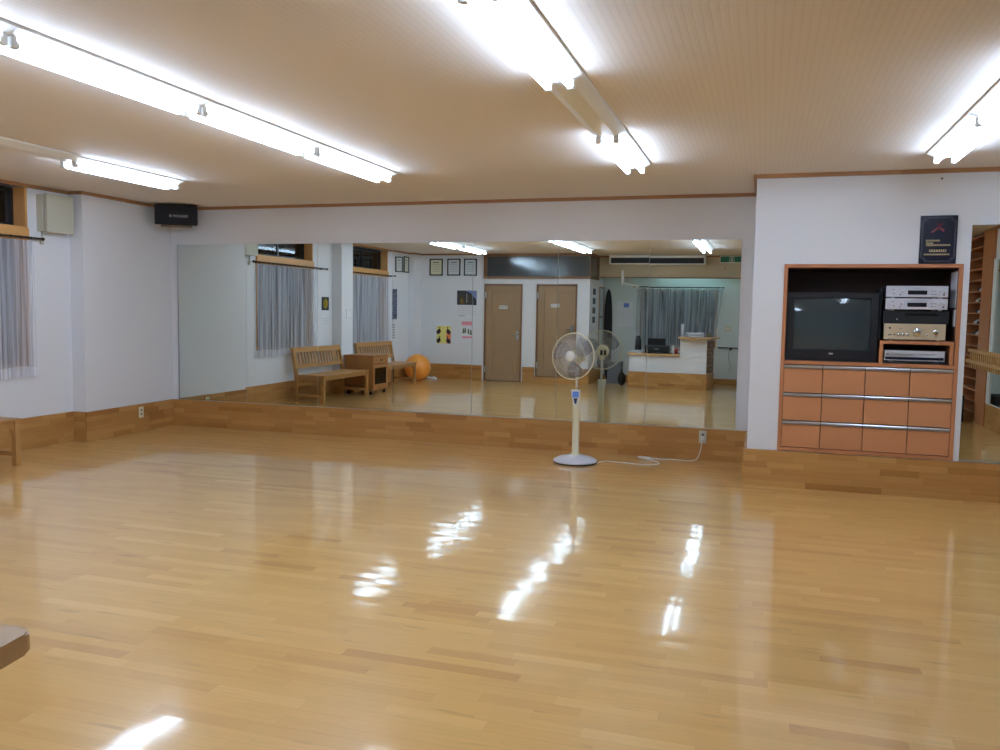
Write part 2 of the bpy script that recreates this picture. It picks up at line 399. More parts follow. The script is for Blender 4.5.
# ceiling trim
t = .028; tz = (H-.032, H)
bx('trim_2', [(XC-.05, -.09, D-t, D, *tz), (-.09-t, -.09, YP-t, D-t, *tz), (-.09, XR, YP-t, YP, *tz),
   (XC-.03, XC+.006, 7.5, D-t, *tz), (XC-.012, XC+t-.006, 6.86-t, 7.5, *tz), (XL, XC, 6.86-t, 6.86, *tz), (XL, XL+t, 4.18+t, 6.86-t, *tz), (XL, XC, 4.18, 4.18+t, *tz), (XC, XC+t, 3.79-t, 4.18+t, *tz),
   (XL2, XC, 3.79-t, 3.79, *tz), (XL2, XL2+t, .86+t, 3.79-t, *tz), (XL2, -6.75, .86, .86+t, *tz), (-6.75, -6.75+t, YB, .86+t, *tz),
   (-6.75, -5.372, YB, YB+t, *tz), (XS, XR, -.30, -.30+t, *tz), (XR-t, XR, 1.7, YP, *tz)], M_trim)

# ------------------------------------------------------------------ windows of the left wall
def window(n, w, xw):
    root = struct('window_%d' % n, boxes([  # casing of the deep upper light and the wooden board between the lights
        (xw-.19, xw+.012, w[0], w[0]+.025, 2.12, H-.033), (xw-.19, xw+.012, w[1]-.025, w[1], 2.12, H-.033),
        (xw-.19, xw+.012, w[0], w[1], 2.12, 2.14), (xw-.02, xw+.03, w[0], w[1], 2.015, 2.125),
        (xw-.19, xw+.004, w[0], w[0]+.025, .82, 2.01), (xw-.19, xw+.004, w[1]-.025, w[1], .82, 2.01),
        (xw-.19, xw+.004, w[0], w[1], .80, .825)]), M_frame)
    xg = xw-.16; a, b = w[0]+.025, w[1]-.025; mid = (a+b)/2
    bars = []
    for (z0, z1) in ((.825, 2.01), (2.14, H-.033)):
        bars += [(xg, xg+.03, a, b, z0, z0+.035), (xg, xg+.03, a, b, z1-.035, z1), (xg, xg+.03, a, a+.035, z0+.035, z1-.035), (xg, xg+.03, b-.035, b, z0+.035, z1-.035), (xg, xg+.03, mid-.02, mid+.02, z0+.035, z1-.035)]
    struct('sash', boxes(bars), M_black, root)
    for (z0, z1) in ((.86, 1.975), (2.175, H-.068)):
        struct('pane', B(xg+.012, xg+.018, a+.035, mid-.02, z0, z1), M_pane, root)
        struct('pane', B(xg+.012, xg+.018, mid+.02, b-.035, z0, z1), M_pane, root)
    return root
window(1, W1, XL); window(2, W2, XL2)
r = struct('window_3', boxes([(-2.45, -.9, YA-.14, YA+.01, .72, .745), (-2.45, -.9, YA-.14, YA+.01, 1.875, 1.9), (-2.45, -2.425, YA-.14, YA+.01, .745, 1.875), (-.925, -.9, YA-.14, YA+.01, .745, 1.875)]), M_frame)
struct('sash', boxes([(-1.75, -1.70, YA-.12, YA-.09, .745, 1.875)]), M_dark, r)
struct('pane', B(-2.425, -1.75, YA-.11, YA-.104, .745, 1.875), M_pane, r); struct('pane', B(-1.70, -.925, YA-.11, YA-.104, .745, 1.875), M_pane, r)
# high interior window box above the two doors, wrapping round the corner
r = struct('window_4', boxes([(-5.372, XS+.03, YB, YB+.05, 2.055, 2.095), (-5.372, XS+.03, YB, YB+.05, 2.485, H), (-5.372, -5.30, YB, YB+.05, 2.095, 2.485), (XS-.004, XS+.008, YB, YB+.012, 2.095, 2.485),
     (XS, XS+.03, -.285, YB, 2.055, 2.095), (XS, XS+.03, -.285, YB, 2.485, H), (XS, XS+.03, -.285, -.20, 2.095, 2.485)]), M_frame_d)
struct('pane', B(-5.30, XS-.004, YB, YB+.02, 2.095, 2.485), M_frost, r)
struct('pane', B(XS, XS+.012, -.20, YB, 2.095, 2.485), M_frost, r)

# ------------------------------------------------------------------ doors
def door(n, x0, x1, z0, z1, sign, handle):
    r = struct('door_%d' % n, boxes([(x0, x0+.025, YB-.12, YB+.03, z0, z1), (x1-.025, x1, YB-.12, YB+.03, z0, z1), (x0, x1, YB-.12, YB+.03, z1-.025, z1), (x0, x1, YB-.12, YB+.02, z0-.012, z0)]), M_frame_d)
    a, b = x0+.027, x1-.027; lf = []
    y1 = YB+.008; y0 = YB-.03; st = .13
    lf = [(a, a+st, y0, y1, z0+.005, z1-.03), (b-st, b, y0, y1, z0+.005, z1-.03), (a+st, b-st, y0, y1, z1-.03-.14, z1-.03), (a+st, b-st, y0, y1, z0+.005, z0+.17), (a+st, b-st, y0, y1-.012, z0+.17, z1-.17)]
    struct('door_leaf', boxes(lf, bev=.003), M_door, r)
    for zz in (z0+.22, z1-.22): struct('hinge', B(x0+.018, x0+.04, y1, y1+.03, zz-.06, zz+.06), M_alu, r)
    hx = b-.06; hz = z0+.93
    bm = boxes([(hx-.022, hx+.022, y1, y1+.008, hz-.10, hz+.07)]); cyl(bm, (hx, y1, hz), (hx, y1+.05, hz), .011); cyl(bm, (hx+.01, y1+.05, hz), (hx-.11, y1+.05, hz), .010)
    struct('door_handle', bm, M_chrome, r)
    sx = (a+b)/2-(.0 if n == 1 else .03); sz = 1.485 if n == 1 else 1.53
    s = struct('door_sign', B(sx-.085, sx+.085, y1-.012, y1-.006, sz-.035, sz+.035), M_white, r)
    text('sign_writing', sign, .05, face_py(sx, y1-.004, sz), M_blackm, s)
door(1, -5.355, -4.571, .015, 1.946, '更衣室', True)
door(2, -4.274, -3.465, .13, 1.946, 'トイレ', True)

# ------------------------------------------------------------------ the long mirror: seven panels
px = [-6.552, -5.63, -4.715, -3.807, -2.897, -1.990, -1.078, -.217]
names = ['leftmost tall mirror panel, reflecting bare pale wall', 'mirror panel second from the left, reflecting the nearer curtained window', 'mirror panel third from the left, reflecting the column between windows',
         'mirror panel fourth from the left, reflecting ball and framed certificates', 'mirror panel fifth from the left, reflecting the brown door with lever handle', 'mirror panel behind the fan, sixth from the left',
         'rightmost panel of the long mirror, reflecting the white counter']
tilt = [0, .0002, -.0002, .0003, 0, .0002, -.0003]
for i in range(7):
    a, b = px[i]+.002, px[i+1]-.002
    o = single('mirror_panel', B(a, b, D-.008, D-.002, .312, 2.118), M_mirror, names[i], 'mirror', ((a+b)/2, D-.005, .312), 'panels of the long wall mirror')
    o.rotation_euler = (tilt[i], 0, tilt[(i*3) % 7]*.8)
bx('trim_3', [(px[0]-.006, px[-1]+.006, D-.016, D, .305, .311), (px[0]-.012, px[0]-.001, D-.012, D, .312, 2.12)], M_alu)
# mirror to the right of the cabinet and the one on the right wall
o = single('wall_mirror', B(1.486, XR-.03, YP-.012, YP-.006, .318, 2.118), M_mirror, 'tall mirror right of the built-in cabinet, reflecting the shoe shelf', 'mirror', (2.1, YP-.009, .318))
o.rotation_euler = (.0026, 0, 0)
bx('trim_4', [(1.484, XR-.03, YP-.022, YP, .303, .312)], M_alu)
single('side_wall_mirror', B(XR-.009, XR-.003, 2.42, 7.0, .312, 2.118), M_mirror, 'mirror on the right side wall, seen only in reflection beside shelf', 'mirror', (XR-.005, 4.7, .312))

# ------------------------------------------------------------------ fluorescent lights
LEN = 1.238
def fixture():
    r = thing('fluorescent_light', 'x', 'ceiling light')
    bm = bmesh.new(); h = LEN/2-.001
    prism(bm, [(-.112, 0), (-.112, -.012), (-.05, -.042), (.05, -.042), (.112, -.012), (.112, 0)], 'Y', -h, h)
    put('housing', bm, M_white, r)
    for sx in (-.055, .055):
        put('tube', cyl(bmesh.new(), (sx, -h+.045, -.068), (sx, h-.045, -.068), .0155, n=14), M_tube, r)
        for sy in (-1, 1):
            bm = boxes([(sx-.016, sx+.016, sy*(h-.022)-.012, sy*(h-.022)+.012, -.085, -.035)], bev=.004)
            cyl(bm, (sx, sy*(h-.034), -.068), (sx, sy*(h-.047), -.068), .0165)
            put('lamp_holder', bm, M_whitep, r)
    return r
proto = fixture(); first = True
rows = {'far left': -5.165, 'left': -3.06, 'centre': -.968, 'right': 1.142}
ends = [6.46-LEN*(k+.5) for k in range(4)]
pos = ['nearest the mirror wall', 'second from the mirror wall', 'third from the mirror wall', 'farthest from the mirror wall']
for rn, X in rows.items():
    for k, Y in enumerate(ends):
        if rn == 'far left': X = -5.165+.035*k
        blank = (rn == 'far left' and k == 1) or (rn == 'centre' and k == 1) or (rn == 'right' and k >= 2)
        if blank:
            o = dup(proto, (X, Y, H), label='white light housing without tubes, %s ceiling row, %s' % (rn, pos[k]), skip=('tube', 'lamp_holder'))
        else:
            lab = 'lit twin-tube fluorescent light in the %s ceiling row, %s' % (rn, pos[k])
            if first: o = proto; o.location = (X, Y, H); o['label'] = lab; first = False
            else: o = dup(proto, (X, Y, H), label=lab)
        o['group'] = 'ceiling light fittings'
# cool lamp over the alcove behind the fascia
r = thing('alcove_light', 'cool fluorescent lamp on the alcove ceiling behind the beam', 'ceiling light', (-1.4, -.66, H))
put('housing', B(-2.02, -.78, -.73, -.59, H-.04, H), M_white, r)
put('tube', cyl(bmesh.new(), (-1.98, -.66, H-.065), (-.82, -.66, H-.065), .0155), M_tube_alc, r)

# ------------------------------------------------------------------ curtains and rods (left wall)
def curtain(u0, u1, off, z0, z1, m, axis='Y', folds=11, amp=.022, hem=.10, seed=1, taper=0):
    rnd = random.Random(seed); bm = bmesh.new(); bm2 = bmesh.new(); n = folds*14
    ph = [rnd.uniform(-.5, .5) for _ in range(folds+2)]; am = [rnd.uniform(.5, 1.3) for _ in range(folds+2)]
    zs = [z0, z0+hem, z0+hem+.001] + [z0+hem+(z1-z0-hem)*k/9 for k in range(1, 10)]
    grid = []
    for zi, z in enumerate(zs):
        tz_ = (z-z0)/(z1-z0); row = []
        for i in range(n+1):
            s = i/n*folds; k = int(s); f = s-k
            pa = ph[k]*(1-f)+ph[k+1]*f; aa = am[k]*(1-f)+am[k+1]*f
            d = amp*aa*(.55+.6*(1-tz_))*math.sin(2*PI*s+pa*1.6+(1-tz_)*pa*1.2) + .006*math.sin(2*PI*s*2.7+pa*5)
            u = u0+(u1-u0)*i/n + .014*math.sin(2*PI*s*1.0+1.3)*(.5+.5*tz_) + pa*.012*(1-tz_) - taper*(1-tz_)*(i/n)**2
            z_ = z - (.010*math.sin(s*1.3+pa) if zi < 3 else 0) + (.006*math.cos(2*PI*s) if zi == len(zs)-1 else 0)
            row.append((off+d, u, z_) if axis == 'Y' else (u, off+d, z_))
        grid.append(row)
    def lay(b_, rows_):
        V = [[b_.verts.new(p) for p in r_] for r_ in rows_]
        for j in range(len(V)-1):
            for i in range(n): 
                f_ = b_.faces.new((V[j][i], V[j][i+1], V[j+1][i+1], V[j+1][i])); f_.smooth = True
    lay(bm, grid[2:]); lay(bm2, grid[:2])
    return bm, bm2
def curtain_thing(name, label, u0, u1, off, z0, z1, m, hm, **k):
    c = (off, (u0+u1)/2, z0) if k.get('axis', 'Y') == 'Y' else ((u0+u1)/2, off, z0)
    r = thing(name, label, 'curtain', c)
    a, b = curtain(u0, u1, off, z0, z1, m, **k)
    put('cloth', a, m, r); put('hem', b, hm, r)
    return r
curtain_thing('sheer_curtain', 'white sheer gathered curtain over the left wall window nearest the mirror', 4.74, 6.365, XL+.040, .70, 2.004, M_sheer, M_hem, folds=15, seed=4, amp=.013)
curtain_thing('sheer_curtain', 'white sheer gathered curtain over the left wall window behind the second bench', 1.80, 3.60, XL2+.036, .63, 2.012, M_sheer, M_hem, folds=15, seed=9, amp=.011)
curtain_thing('alcove_curtain', 'pale grey-blue curtain hanging behind the white counter', -2.53, -.80, YA+.055, .66, 1.917, M_sheer2, M_sheer2, axis='X', folds=11, seed=12, amp=.024, hem=.05, taper=.16)
def rod(label, p0, p1, wall_dir, n):
    p0 = Vector(p0); p1 = Vector(p1); r = thing('curtain_rod', label, 'curtain rod', (p0+p1)/2)
    bm = cyl(bmesh.new(), p0, p1, .010)
    for p in (p0, p1): bmesh.ops.create_uvsphere(bm, u_segments=10, v_segments=8, radius=.017, matrix=Matrix.Translation(p))
    put('pole', bm, M_bronze, r)
    for k in (0.06, .5, .94):
        p = p0.lerp(p1, k); bm = bmesh.new(); cyl(bm, p, p+Vector(wall_dir), .006); cyl(bm, p+Vector(wall_dir)*.9, p+Vector(wall_dir), .018)
        put('bracket', bm, M_bronze, r)
    for k in range(n):
        bm = bmesh.new()
        p = p0.lerp(p1, .09+.84*k/(n-1)); d = (p1-p0).normalized()
        a = Vector((0, 0, 1)); b2 = d.cross(a)
        tube(bm, [p+(a*math.cos(t)+b2*math.sin(t))*.014+Vector((0, 0, -.003)) for t in [2*PI*i/10 for i in range(10)]], .0025, n=5, closed=True)
        put('curtain_ring', bm, M_bronze, r)
rod('dark curtain rod above the window nearest the mirror wall', (XL+.055, 4.45, 2.035), (XL+.055, 6.48, 2.035), (-.055, 0, 0), 16)
rod('dark curtain rod above the window behind the second bench', (XL2+.055, 1.60, 2.045), (XL2+.055, 3.70, 2.045), (-.055, 0, 0), 16)
rod('dark curtain rod on the alcove wall above the counter', (-2.58, YA+.075, 1.95), (-.78, YA+.075, 1.95), (0, -.075, 0), 14)

# ------------------------------------------------------------------ things on the left wall and corner
r = thing('distribution_box', 'beige metal switch box high on left wall beside window', 'electrical box', (XL, 6.64, 2.11))
put('case', boxes([(XL, XL+.075, 6.46, 6.77, 2.115, 2.465)], bev=.004), M_beige, r)
c = put('cover', boxes([(XL+.085, XL+.125, 6.47, 6.80, 2.105, 2.475)], bev=.006), M_beige, r)
put('hinge_strip', boxes([(XL+.07, XL+.09, 6.62, 6.79, 2.13, 2.45)]), M_dark, r)
bm = boxes([(XL, XL+.02, 6.49, 6.53, 1.985, 2.045)], bev=.004); cyl(bm, (XL+.014, 6.51, 2.045), (XL+.014, 6.51, 2.115), .006)
put('switch_tab', bm, M_beige, r)

SPK = (-6.288, 7.885, 2.300)
r = thing('corner_speaker', 'black wide loudspeaker mounted under ceiling in left corner', 'speaker', SPK)
r.rotation_euler = (math.radians(7), 0, math.radians(35))
def loc(bm, name, m, par):     # local coordinates, no offset
    me = bpy.data.meshes.new(name); bmesh.ops.recalc_face_normals(bm, faces=bm.faces); bm.to_mesh(me); bm.free(); me.materials.append(m)
    o = bpy.data.objects.new(name, me); COL.objects.link(o); o.parent = par; return o
loc(boxes([(-.222, .222, .0, .19, .005, .225)], bev=.012), 'cabinet', M_blackm, r)
loc(boxes([(-.218, .218, -.014, .0, .01, .195)], bev=.006), 'grille', mat('grille_cloth', (22, 22, 30), .8, noise=.3, nscale=400), r)
bm = text_bm('⊞ PIONEER', .040); bm.transform(Matrix.Translation((.03, -.0155, .105)) @ Matrix.Rotation(PI/2, 4, 'X')); loc(bm, 'maker_name', mat('logo_silver', (170, 170, 176), .4), r)
bm = boxes([(-.16, .16, .04, .16, -.02, .004)]); loc(bm, 'mount_plate', mat('plate_brown', (120, 96, 76), .6), r)
bm = cyl(bmesh.new(), (0, .12, .0), (0.0, .30, .05), .015); loc(bm, 'mount_arm', M_blackm, r)

def outlet(label, x, y, z, face):
    r = thing('wall_outlet', label, 'outlet', (x, y, z))
    if face == 'X':
        put('plate', boxes([(x, x+.007, y-.036, y+.036, z, z+.122)], bev=.003), M_cream, r)
        [put('socket', B(x+.007, x+.009, y-.010, y+.010, z+h, z+h+.018), M_dark, r) for h in (.032, .075)]
    else:
        put('plate', boxes([(x-.036, x+.036, y-.007, y, z, z+.122)], bev=.003), M_beige, r)
        [put('socket', B(x-.010, x+.010, y-.009, y-.007, z+h, z+h+.018), M_dark, r) for h in (.032, .075)]
outlet('cream outlet plate on the baseboard left of the mirror corner', XC-.007, 7.655, .155, 'X')
outlet('grey outlet plate on the mirror wall baseboard with the fan plugged in', -.515, D-.022, .165, 'Y')

# calendar with a yellow flower
x = XL
r = thing('flower_calendar', 'small wall calendar with yellow flower between curtain and column', 'calendar', (x, 4.42, 1.13))
put('photo_sheet', B(x, x+.004, 4.30, 4.53, 1.375, 1.59), mat('calendar_dark', (24, 28, 30), .5), r)
bm = bmesh.new()
for k in range(7):
    a = k*2*PI/7; cyl(bm, (x+.004, 4.41+.035*math.cos(a), 1.485+.045*math.sin(a)), (x+.006, 4.41+.035*math.cos(a), 1.485+.045*math.sin(a)), .034, n=12)
put('flower_print', bm, M_yel, r)
s = put('date_sheet', B(x, x+.003, 4.29, 4.54, 1.13, 1.374), M_paper, r)
put('date_print', boxes([(x+.003, x+.004, 4.31+.032*c, 4.325+.032*c, 1.15+.03*q, 1.158+.03*q) for c in range(7) for q in range(4)]), M_greyl, s)
# pinned clear sheet on the column
x = XC
r = thing('pinned_sheet', 'white paper sheet held by four pins on the white column', 'notice', (x, 3.95, 1.24))
put('sheet', B(x, x+.003, 3.87, 4.03, 1.25, 1.395), M_paper, r)
put('pins', boxes([(x+.003, x+.010, a-.006, a+.006, b-.006, b+.006) for a in (3.88, 4.02) for b in (1.26, 1.385)] + [(x+.003, x+.005, 4.018, 4.024, 1.27, 1.38)]), M_grey, r)
# tall posters on the left wall beyond the second window
x = XL2
single('tall_poster', B(x, x+.004, 1.40, 1.62, 1.21, 1.80), M_ptall, 'tall dark blue photo poster beside the second curtain', 'poster', (x, 1.51, 1.21))
r = thing('white_notice', 'narrow white notice with printed rows below the tall dark poster', 'notice', (x, 1.56, .80))
put('sheet', B(x, x+.003, 1.47, 1.64, .80, 1.17), M_paper, r)
put('print', boxes([(x+.003, x+.004, 1.50, 1.60, .84+.05*k, .865+.05*k) for k in range(6)]), M_grey, r)

def certificate(label, c, w, h, axis, tone, tilt_=0):
    """framed certificate; c is the centre on the wall"""
    r = thing('framed_certificate', label, 'framed picture', c, 'framed certificates near the ceiling')
    f = .022
    def bb(u0, u1, z0, z1, d0, d1):
        return (d0, d1, u0, u1, z0, z1) if axis == 'X' else (u0, u1, d0, d1, z0, z1)
    w2, h2 = w/2, h/2
    loc(boxes([bb(-w2, w2, h2-f, h2, 0, .02), bb(-w2, w2, -h2, -h2+f, 0, .02), bb(-w2, -w2+f, -h2+f, h2-f, 0, .02), bb(w2-f, w2, -h2+f, h2-f, 0, .02)]), 'frame', mat('black_frame', (26, 24, 28), .35), r)
    s = loc(boxes([bb(-w2+f, w2-f, -h2+f, h2-f, 0, .006)]), 'sheet', mat('certificate_paper', tone, .7), r)
    loc(boxes([bb(-w2*.45, w2*.45, h2*.5, h2*.6, .006, .007)] + [bb(-w2*.6, w2*.6, h2*.3-k*h2*.2, h2*.33-k*h2*.2, .006, .007) for k in range(5)]), 'print', M_grey, s)
    if tilt_: r.rotation_euler = (tilt_, 0, 0) if axis == 'X' else (0, tilt_, 0)
certificate('black framed certificate on left wall, nearer the curtain', (XL2, 1.33, 2.285), .33, .30, 'X', (214, 218, 212), math.radians(-2))
certificate('black framed certificate on left wall, nearer the room corner', (XL2, .975, 2.30), .25, .32, 'X', (222, 222, 206))
certificate('black framed yellowish certificate, leftmost of three on back wall', (-6.415, YB, 2.275), .285, .34, 'Y', (226, 222, 190))
certificate('black framed certificate, middle of three on back wall', (-6.03, YB, 2.275), .28, .34, 'Y', (214, 218, 222))
certificate('black framed certificate, rightmost of three, nearest the doors', (-5.67, YB, 2.275), .28, .34, 'Y', (212, 220, 226))

# back wall prints
y = YB
r = thing('mountain_calendar', 'large wall calendar with dark mountain photo left of the doors', 'calendar', (-5.745, y, 1.27))
s = put('photo_sheet', B(-5.955, -5.53, y, y+.004, 1.515, 1.805), M_pmount, r)
put('sky_print', prism(bmesh.new(), [(-5.80, 1.80), (-5.535, 1.80), (-5.535, 1.62), (-5.60, 1.70), (-5.68, 1.76)], 'Y', y+.004, y+.0045), mat('sky_print', (120, 140, 190), .6), s)
put('monument_print', boxes([(-5.755, -5.735, y+.004, y+.005, 1.56, 1.75)]), M_greyl, s)
put('building_print', boxes([(-5.88, -5.82, y+.004, y+.005, 1.54, 1.64)]), mat('ochre_print', (130, 100, 40), .6), s)
s = put('date_sheet', B(-5.955, -5.53, y, y+.003, 1.235, 1.514), M_paper, r)
put('date_print', boxes([(-5.93+.053*c, -5.91+.053*c, y+.003, y+.004, 1.32+.038*q, 1.33+.038*q) for c in range(8) for q in range(5)] + [(-5.91, -5.78, y+.003, y+.004, 1.285, 1.30)]), M_greyl, s)
r = thing('dance_poster', 'small colourful poster of four dark figures on yellow', 'poster', (-6.25, y, .73))
s = put('sheet', B(-6.405, -6.07, y, y+.003, .71, 1.15), M_paper, r)
put('yellow_field', B(-6.395, -6.08, y+.003, y+.004, .72, 1.08), mat('pale_yellow_print', (232, 220, 130), .7), s)
put('orange_field', B(-6.18, -6.08, y+.004, y+.0045, .72, .98), mat('orange_print', (226, 130, 80), .7), s)
bm = bmesh.new()
for (cx, cz, s_) in ((-6.34, .98, 1.5), (-6.14, .98, -1.4), (-6.34, .80, 1.4), (-6.14, .79, -1.5)):
    prism(bm, [(cx-.03*s_, cz-.07), (cx+.0*s_, cz-.07), (cx+.03*s_, cz-.02), (cx+.015*s_, cz+.05), (cx-.01*s_, cz+.03), (cx-.04*s_, cz-.01)], 'Y', y+.0045, y+.0055)
    bmesh.ops.create_circle(bm, cap_ends=True, radius=.014, segments=12, matrix=Matrix.Translation((cx+.01*s_, y+.0055, cz+.065)) @ Matrix.Rotation(-PI/2, 4, 'X'))
put('figures', bm, mat('figure_print', (40, 28, 40), .7), s)
r = thing('pink_poster', 'small white poster with pink bands under the mountain calendar', 'poster', (-5.73, y, .80))
s = put('sheet', B(-5.87, -5.60, y, y+.003, .80, 1.20), M_paper, r)
put('pink_bands', boxes([(-5.85, -5.61, y+.003, y+.004, 1.10, 1.18), (-5.84, -5.62, y+.003, y+.004, .84, .88)]), M_pink, s)
bm = bmesh.new()
for (cx, cz) in ((-5.81, .99), (-5.77, 1.0), (-5.70, .98), (-5.65, .96)): prism(bm, [(cx-.02, cz-.05), (cx+.02, cz-.05), (cx+.012, cz+.05), (cx-.012, cz+.05)], 'Y', y+.003, y+.0045)
put('figures', bm, mat('olive_print', (96, 104, 60), .7), s)

# ------------------------------------------------------------------ benches
def bench(label, loc_):
    r = thing('wooden_bench', label, 'bench', (0, 0, 0), 'slatted wooden benches by the left wall')
    L_ = 1.46; h = L_/2; fx = 0.0; bxk = -.455; sh = .417
    bm = bmesh.new()
    for k in range(6):
        x0 = -.425+k*.0755; box(bm, x0, x0+.069, -h+.002, h-.002, sh-.022, sh, bev=.004)
    put('seat', bm, M_bench, r)
    for (lx, ly) in ((fx, -1), (fx, 1)):
        put('leg', boxes([(lx-.045, lx+.005, ly*(h-.025)-.025, ly*(h-.025)+.025, 0, sh-.023)], bev=.004), M_bench, r)
    for ly in (-1, 1):   # rear legs rise into the leaning back posts
        bm = prism(bmesh.new(), [(bxk-.03, 0), (bxk+.02, 0), (bxk+.02, .42), (bxk-.055, .81), (bxk-.095, .81), (bxk-.03, .40)], 'Y', ly*(h-.02)-.02, ly*(h-.02)+.02)
        put('leg', bm, M_bench, r)
    # apron with curved corner brackets
    bm = bmesh.new(); zt = sh-.023; a = h-.05
    def apron(lo, hi, P):
        n = 7; R_ = .075; lowz = zt-.055
        pts = [(lo, zt), (hi, zt), (hi, lowz-R_)]
        for k in range(1, n): t_ = k/n*PI/2; pts.append((hi-R_*(1-math.cos(t_))-.0, lowz-R_+R_*math.sin(t_)))
        pts += [(hi-R_, lowz), (lo+R_, lowz)]
        for k in range(n-1, 0, -1): t_ = k/n*PI/2; pts.append((lo+R_*(1-math.cos(t_)), lowz-R_+R_*math.sin(t_)))
        pts.append((lo, lowz-R_)); return pts
    prism(bm, apron(-a, a, 0), 'X', -.035, -.010)
    prism(bm, apron(bxk+.02, -.045, 0), 'Y', -h+.012, -h+.034); prism(bm, apron(bxk+.02, -.045, 0), 'Y', h-.034, h-.012)
    box(bm, bxk-.01, bxk+.015, -a, a, sh-.085, sh-.023)
    put('apron', bm, M_bench, r)
    put('stretcher', boxes([(bxk+.02, -.045, s*(h-.024)-.012, s*(h-.024)+.012, .085, .125) for s in (-1, 1)]), M_bench, r)
    # slatted back, leaning: x = bx-.0 at z .42 to bx-.075 at z .81
    def lean(z): return bxk+.0 - .075*(z-.42)/.39
    bm = bmesh.new()
    def rail(z0, z1, th, y0, y1):
        prism(bm, [(lean(z0)-.02, z0), (lean(z0)-.02+th, z0), (lean(z1)-.02+th, z1), (lean(z1)-.02, z1)], 'Y', y0, y1)
    rail(.735, .812, .034, -h+.04, h-.04); rail(.505, .555, .030, -h+.04, h-.04)
    put('back_rails', bm, M_bench, r)
    bm = bmesh.new(); n = 15
    for k in range(n):
        yc = -h+.09+(L_-.18)*k/(n-1)
        prism(bm, [(lean(.555)-.012, .552), (lean(.555), .552), (lean(.735), .738), (lean(.735)-.012, .738)], 'Y', yc-.021, yc+.021)
    put('back_slats', bm, M_bench, r)
    r.location = loc_
    return r
b1 = bench('wooden slat-back bench against left wall, nearer the mirror', (-6.125, 4.885, 0))
b2 = dup(b1, (-6.25, 2.63, 0), label='wooden slat-back bench under the second window, behind the small cabinet')

# small cabinet on castors
cx0, cx1, cy0, cy1 = -6.565, -6.05, 3.55, 4.13
r = thing('side_cabinet', 'low wooden cabinet on castors standing before the column between the benches', 'cabinet', (-6.33, 3.84, 0))
put('body', boxes([(cx0, cx1-.02, cy0, cy0+.022, .075, .63), (cx0, cx1-.02, cy1-.022, cy1, .16, .63), (cx0, cx1-.02, cy1-.022, cy1, .075, .11), (cx0, cx1-.02, cy0+.022, cy1-.022, .16, .18),
     (cx0, cx0+.02, cy0+.022, cy1-.022, .18, .63), (cx1-.05, cx1-.02, cy0+.022, cy1-.022, .075, .11), (cx0, cx1-.02, cy1-.06, cy1-.022, .11, .16)]), M_cart, r)
put('top', boxes([(cx0-.01, cx1, cy0-.012, cy1+.012, .63, .652)], bev=.004), M_cart, r)
d = put('drawer', boxes([(cx1-.02, cx1-.002, cy0+.01, cy1-.01, .51, .62)], bev=.003), M_cart, r)
put('knob', cyl(bmesh.new(), (cx1-.002, 3.84, .565), (cx1+.02, 3.84, .565), .013), M_bronze, d)
d = put('door', boxes([(cx1-.02, cx1-.002, cy0+.01, cy0+.07, .10, .50), (cx1-.02, cx1-.002, cy1-.07, cy1-.01, .10, .50), (cx1-.02, cx1-.002, cy0+.07, cy1-.07, .44, .50), (cx1-.02, cx1-.002, cy0+.07, cy1-.07, .10, .17)]), M_cart, r)
put('door_glass', B(cx1-.016, cx1-.010, cy0+.07, cy1-.07, .17, .44), glass_mat('smoked_glass', (.25, .25, .27)), d)
for (a, b) in ((cx0+.05, cy0+.04), (cx0+.05, cy1-.04), (cx1-.06, cy0+.04), (cx1-.06, cy1-.04)):
    bm = cyl(bmesh.new(), (a, b-.012, .025), (a, b+.012, .025), .025); cyl(bm, (a, b, .04), (a, b, .08), .012)
    put('castor', bm, M_black, r)

# exercise ball and slippers
bm = bmesh.new(); bmesh.ops.create_uvsphere(bm, u_segments=48, v_segments=32, radius=.262, matrix=Matrix.Translation((-6.53, 1.16, .262)))
for f in bm.faces: f.smooth = True
r = thing('exercise_ball', 'large glossy orange exercise ball in the far left corner', 'ball', (-6.53, 1.16, 0))
put('ball_skin', bm, M_ball, r)
put('air_plug', lathe(bmesh.new(), [(0, .0), (.014, .0), (.014, .004), (0, .006)], (-6.53+.262, 1.16, .262), 12, 'X'), M_white, r)
def slipper(cx, cy, rot, m, label, name='indoor_shoe', z=0, sc=1.0, cat='shoe', group=None):
    bm = bmesh.new(); rings = []
    prof = [(-.12, .026, .035), (-.10, .036, .05), (-.05, .038, .045), (0, .040, .04), (.05, .044, .055), (.09, .040, .045), (.12, .022, .022)]
    sections = []
    for (u, w, h) in prof:
        sections.append([bm.verts.new((u*sc, w*sc*math.cos(t_), max(0, h*sc*math.sin(t_)))) for t_ in [PI*k/8 for k in range(9)]])
    for i in range(len(sections)-1):
        for k in range(8):
            f = bm.faces.new((sections[i][k], sections[i][k+1], sections[i+1][k+1], sections[i+1][k])); f.smooth = True
        bm.faces.new((sections[i][0], sections[i+1][0], sections[i+1][8], sections[i][8]))
    bm.faces.new(sections[0]); bm.faces.new(sections[-1][::-1])
    o = tag(loc(bm, name, m, None), label, cat, group)
    o.location = (cx, cy, z); o.rotation_euler = (0, 0, rot); return o
slipper(-6.40, .72, .25, mat('white_leather', (222, 224, 226), .5), 'white slipper lying beside the orange ball')

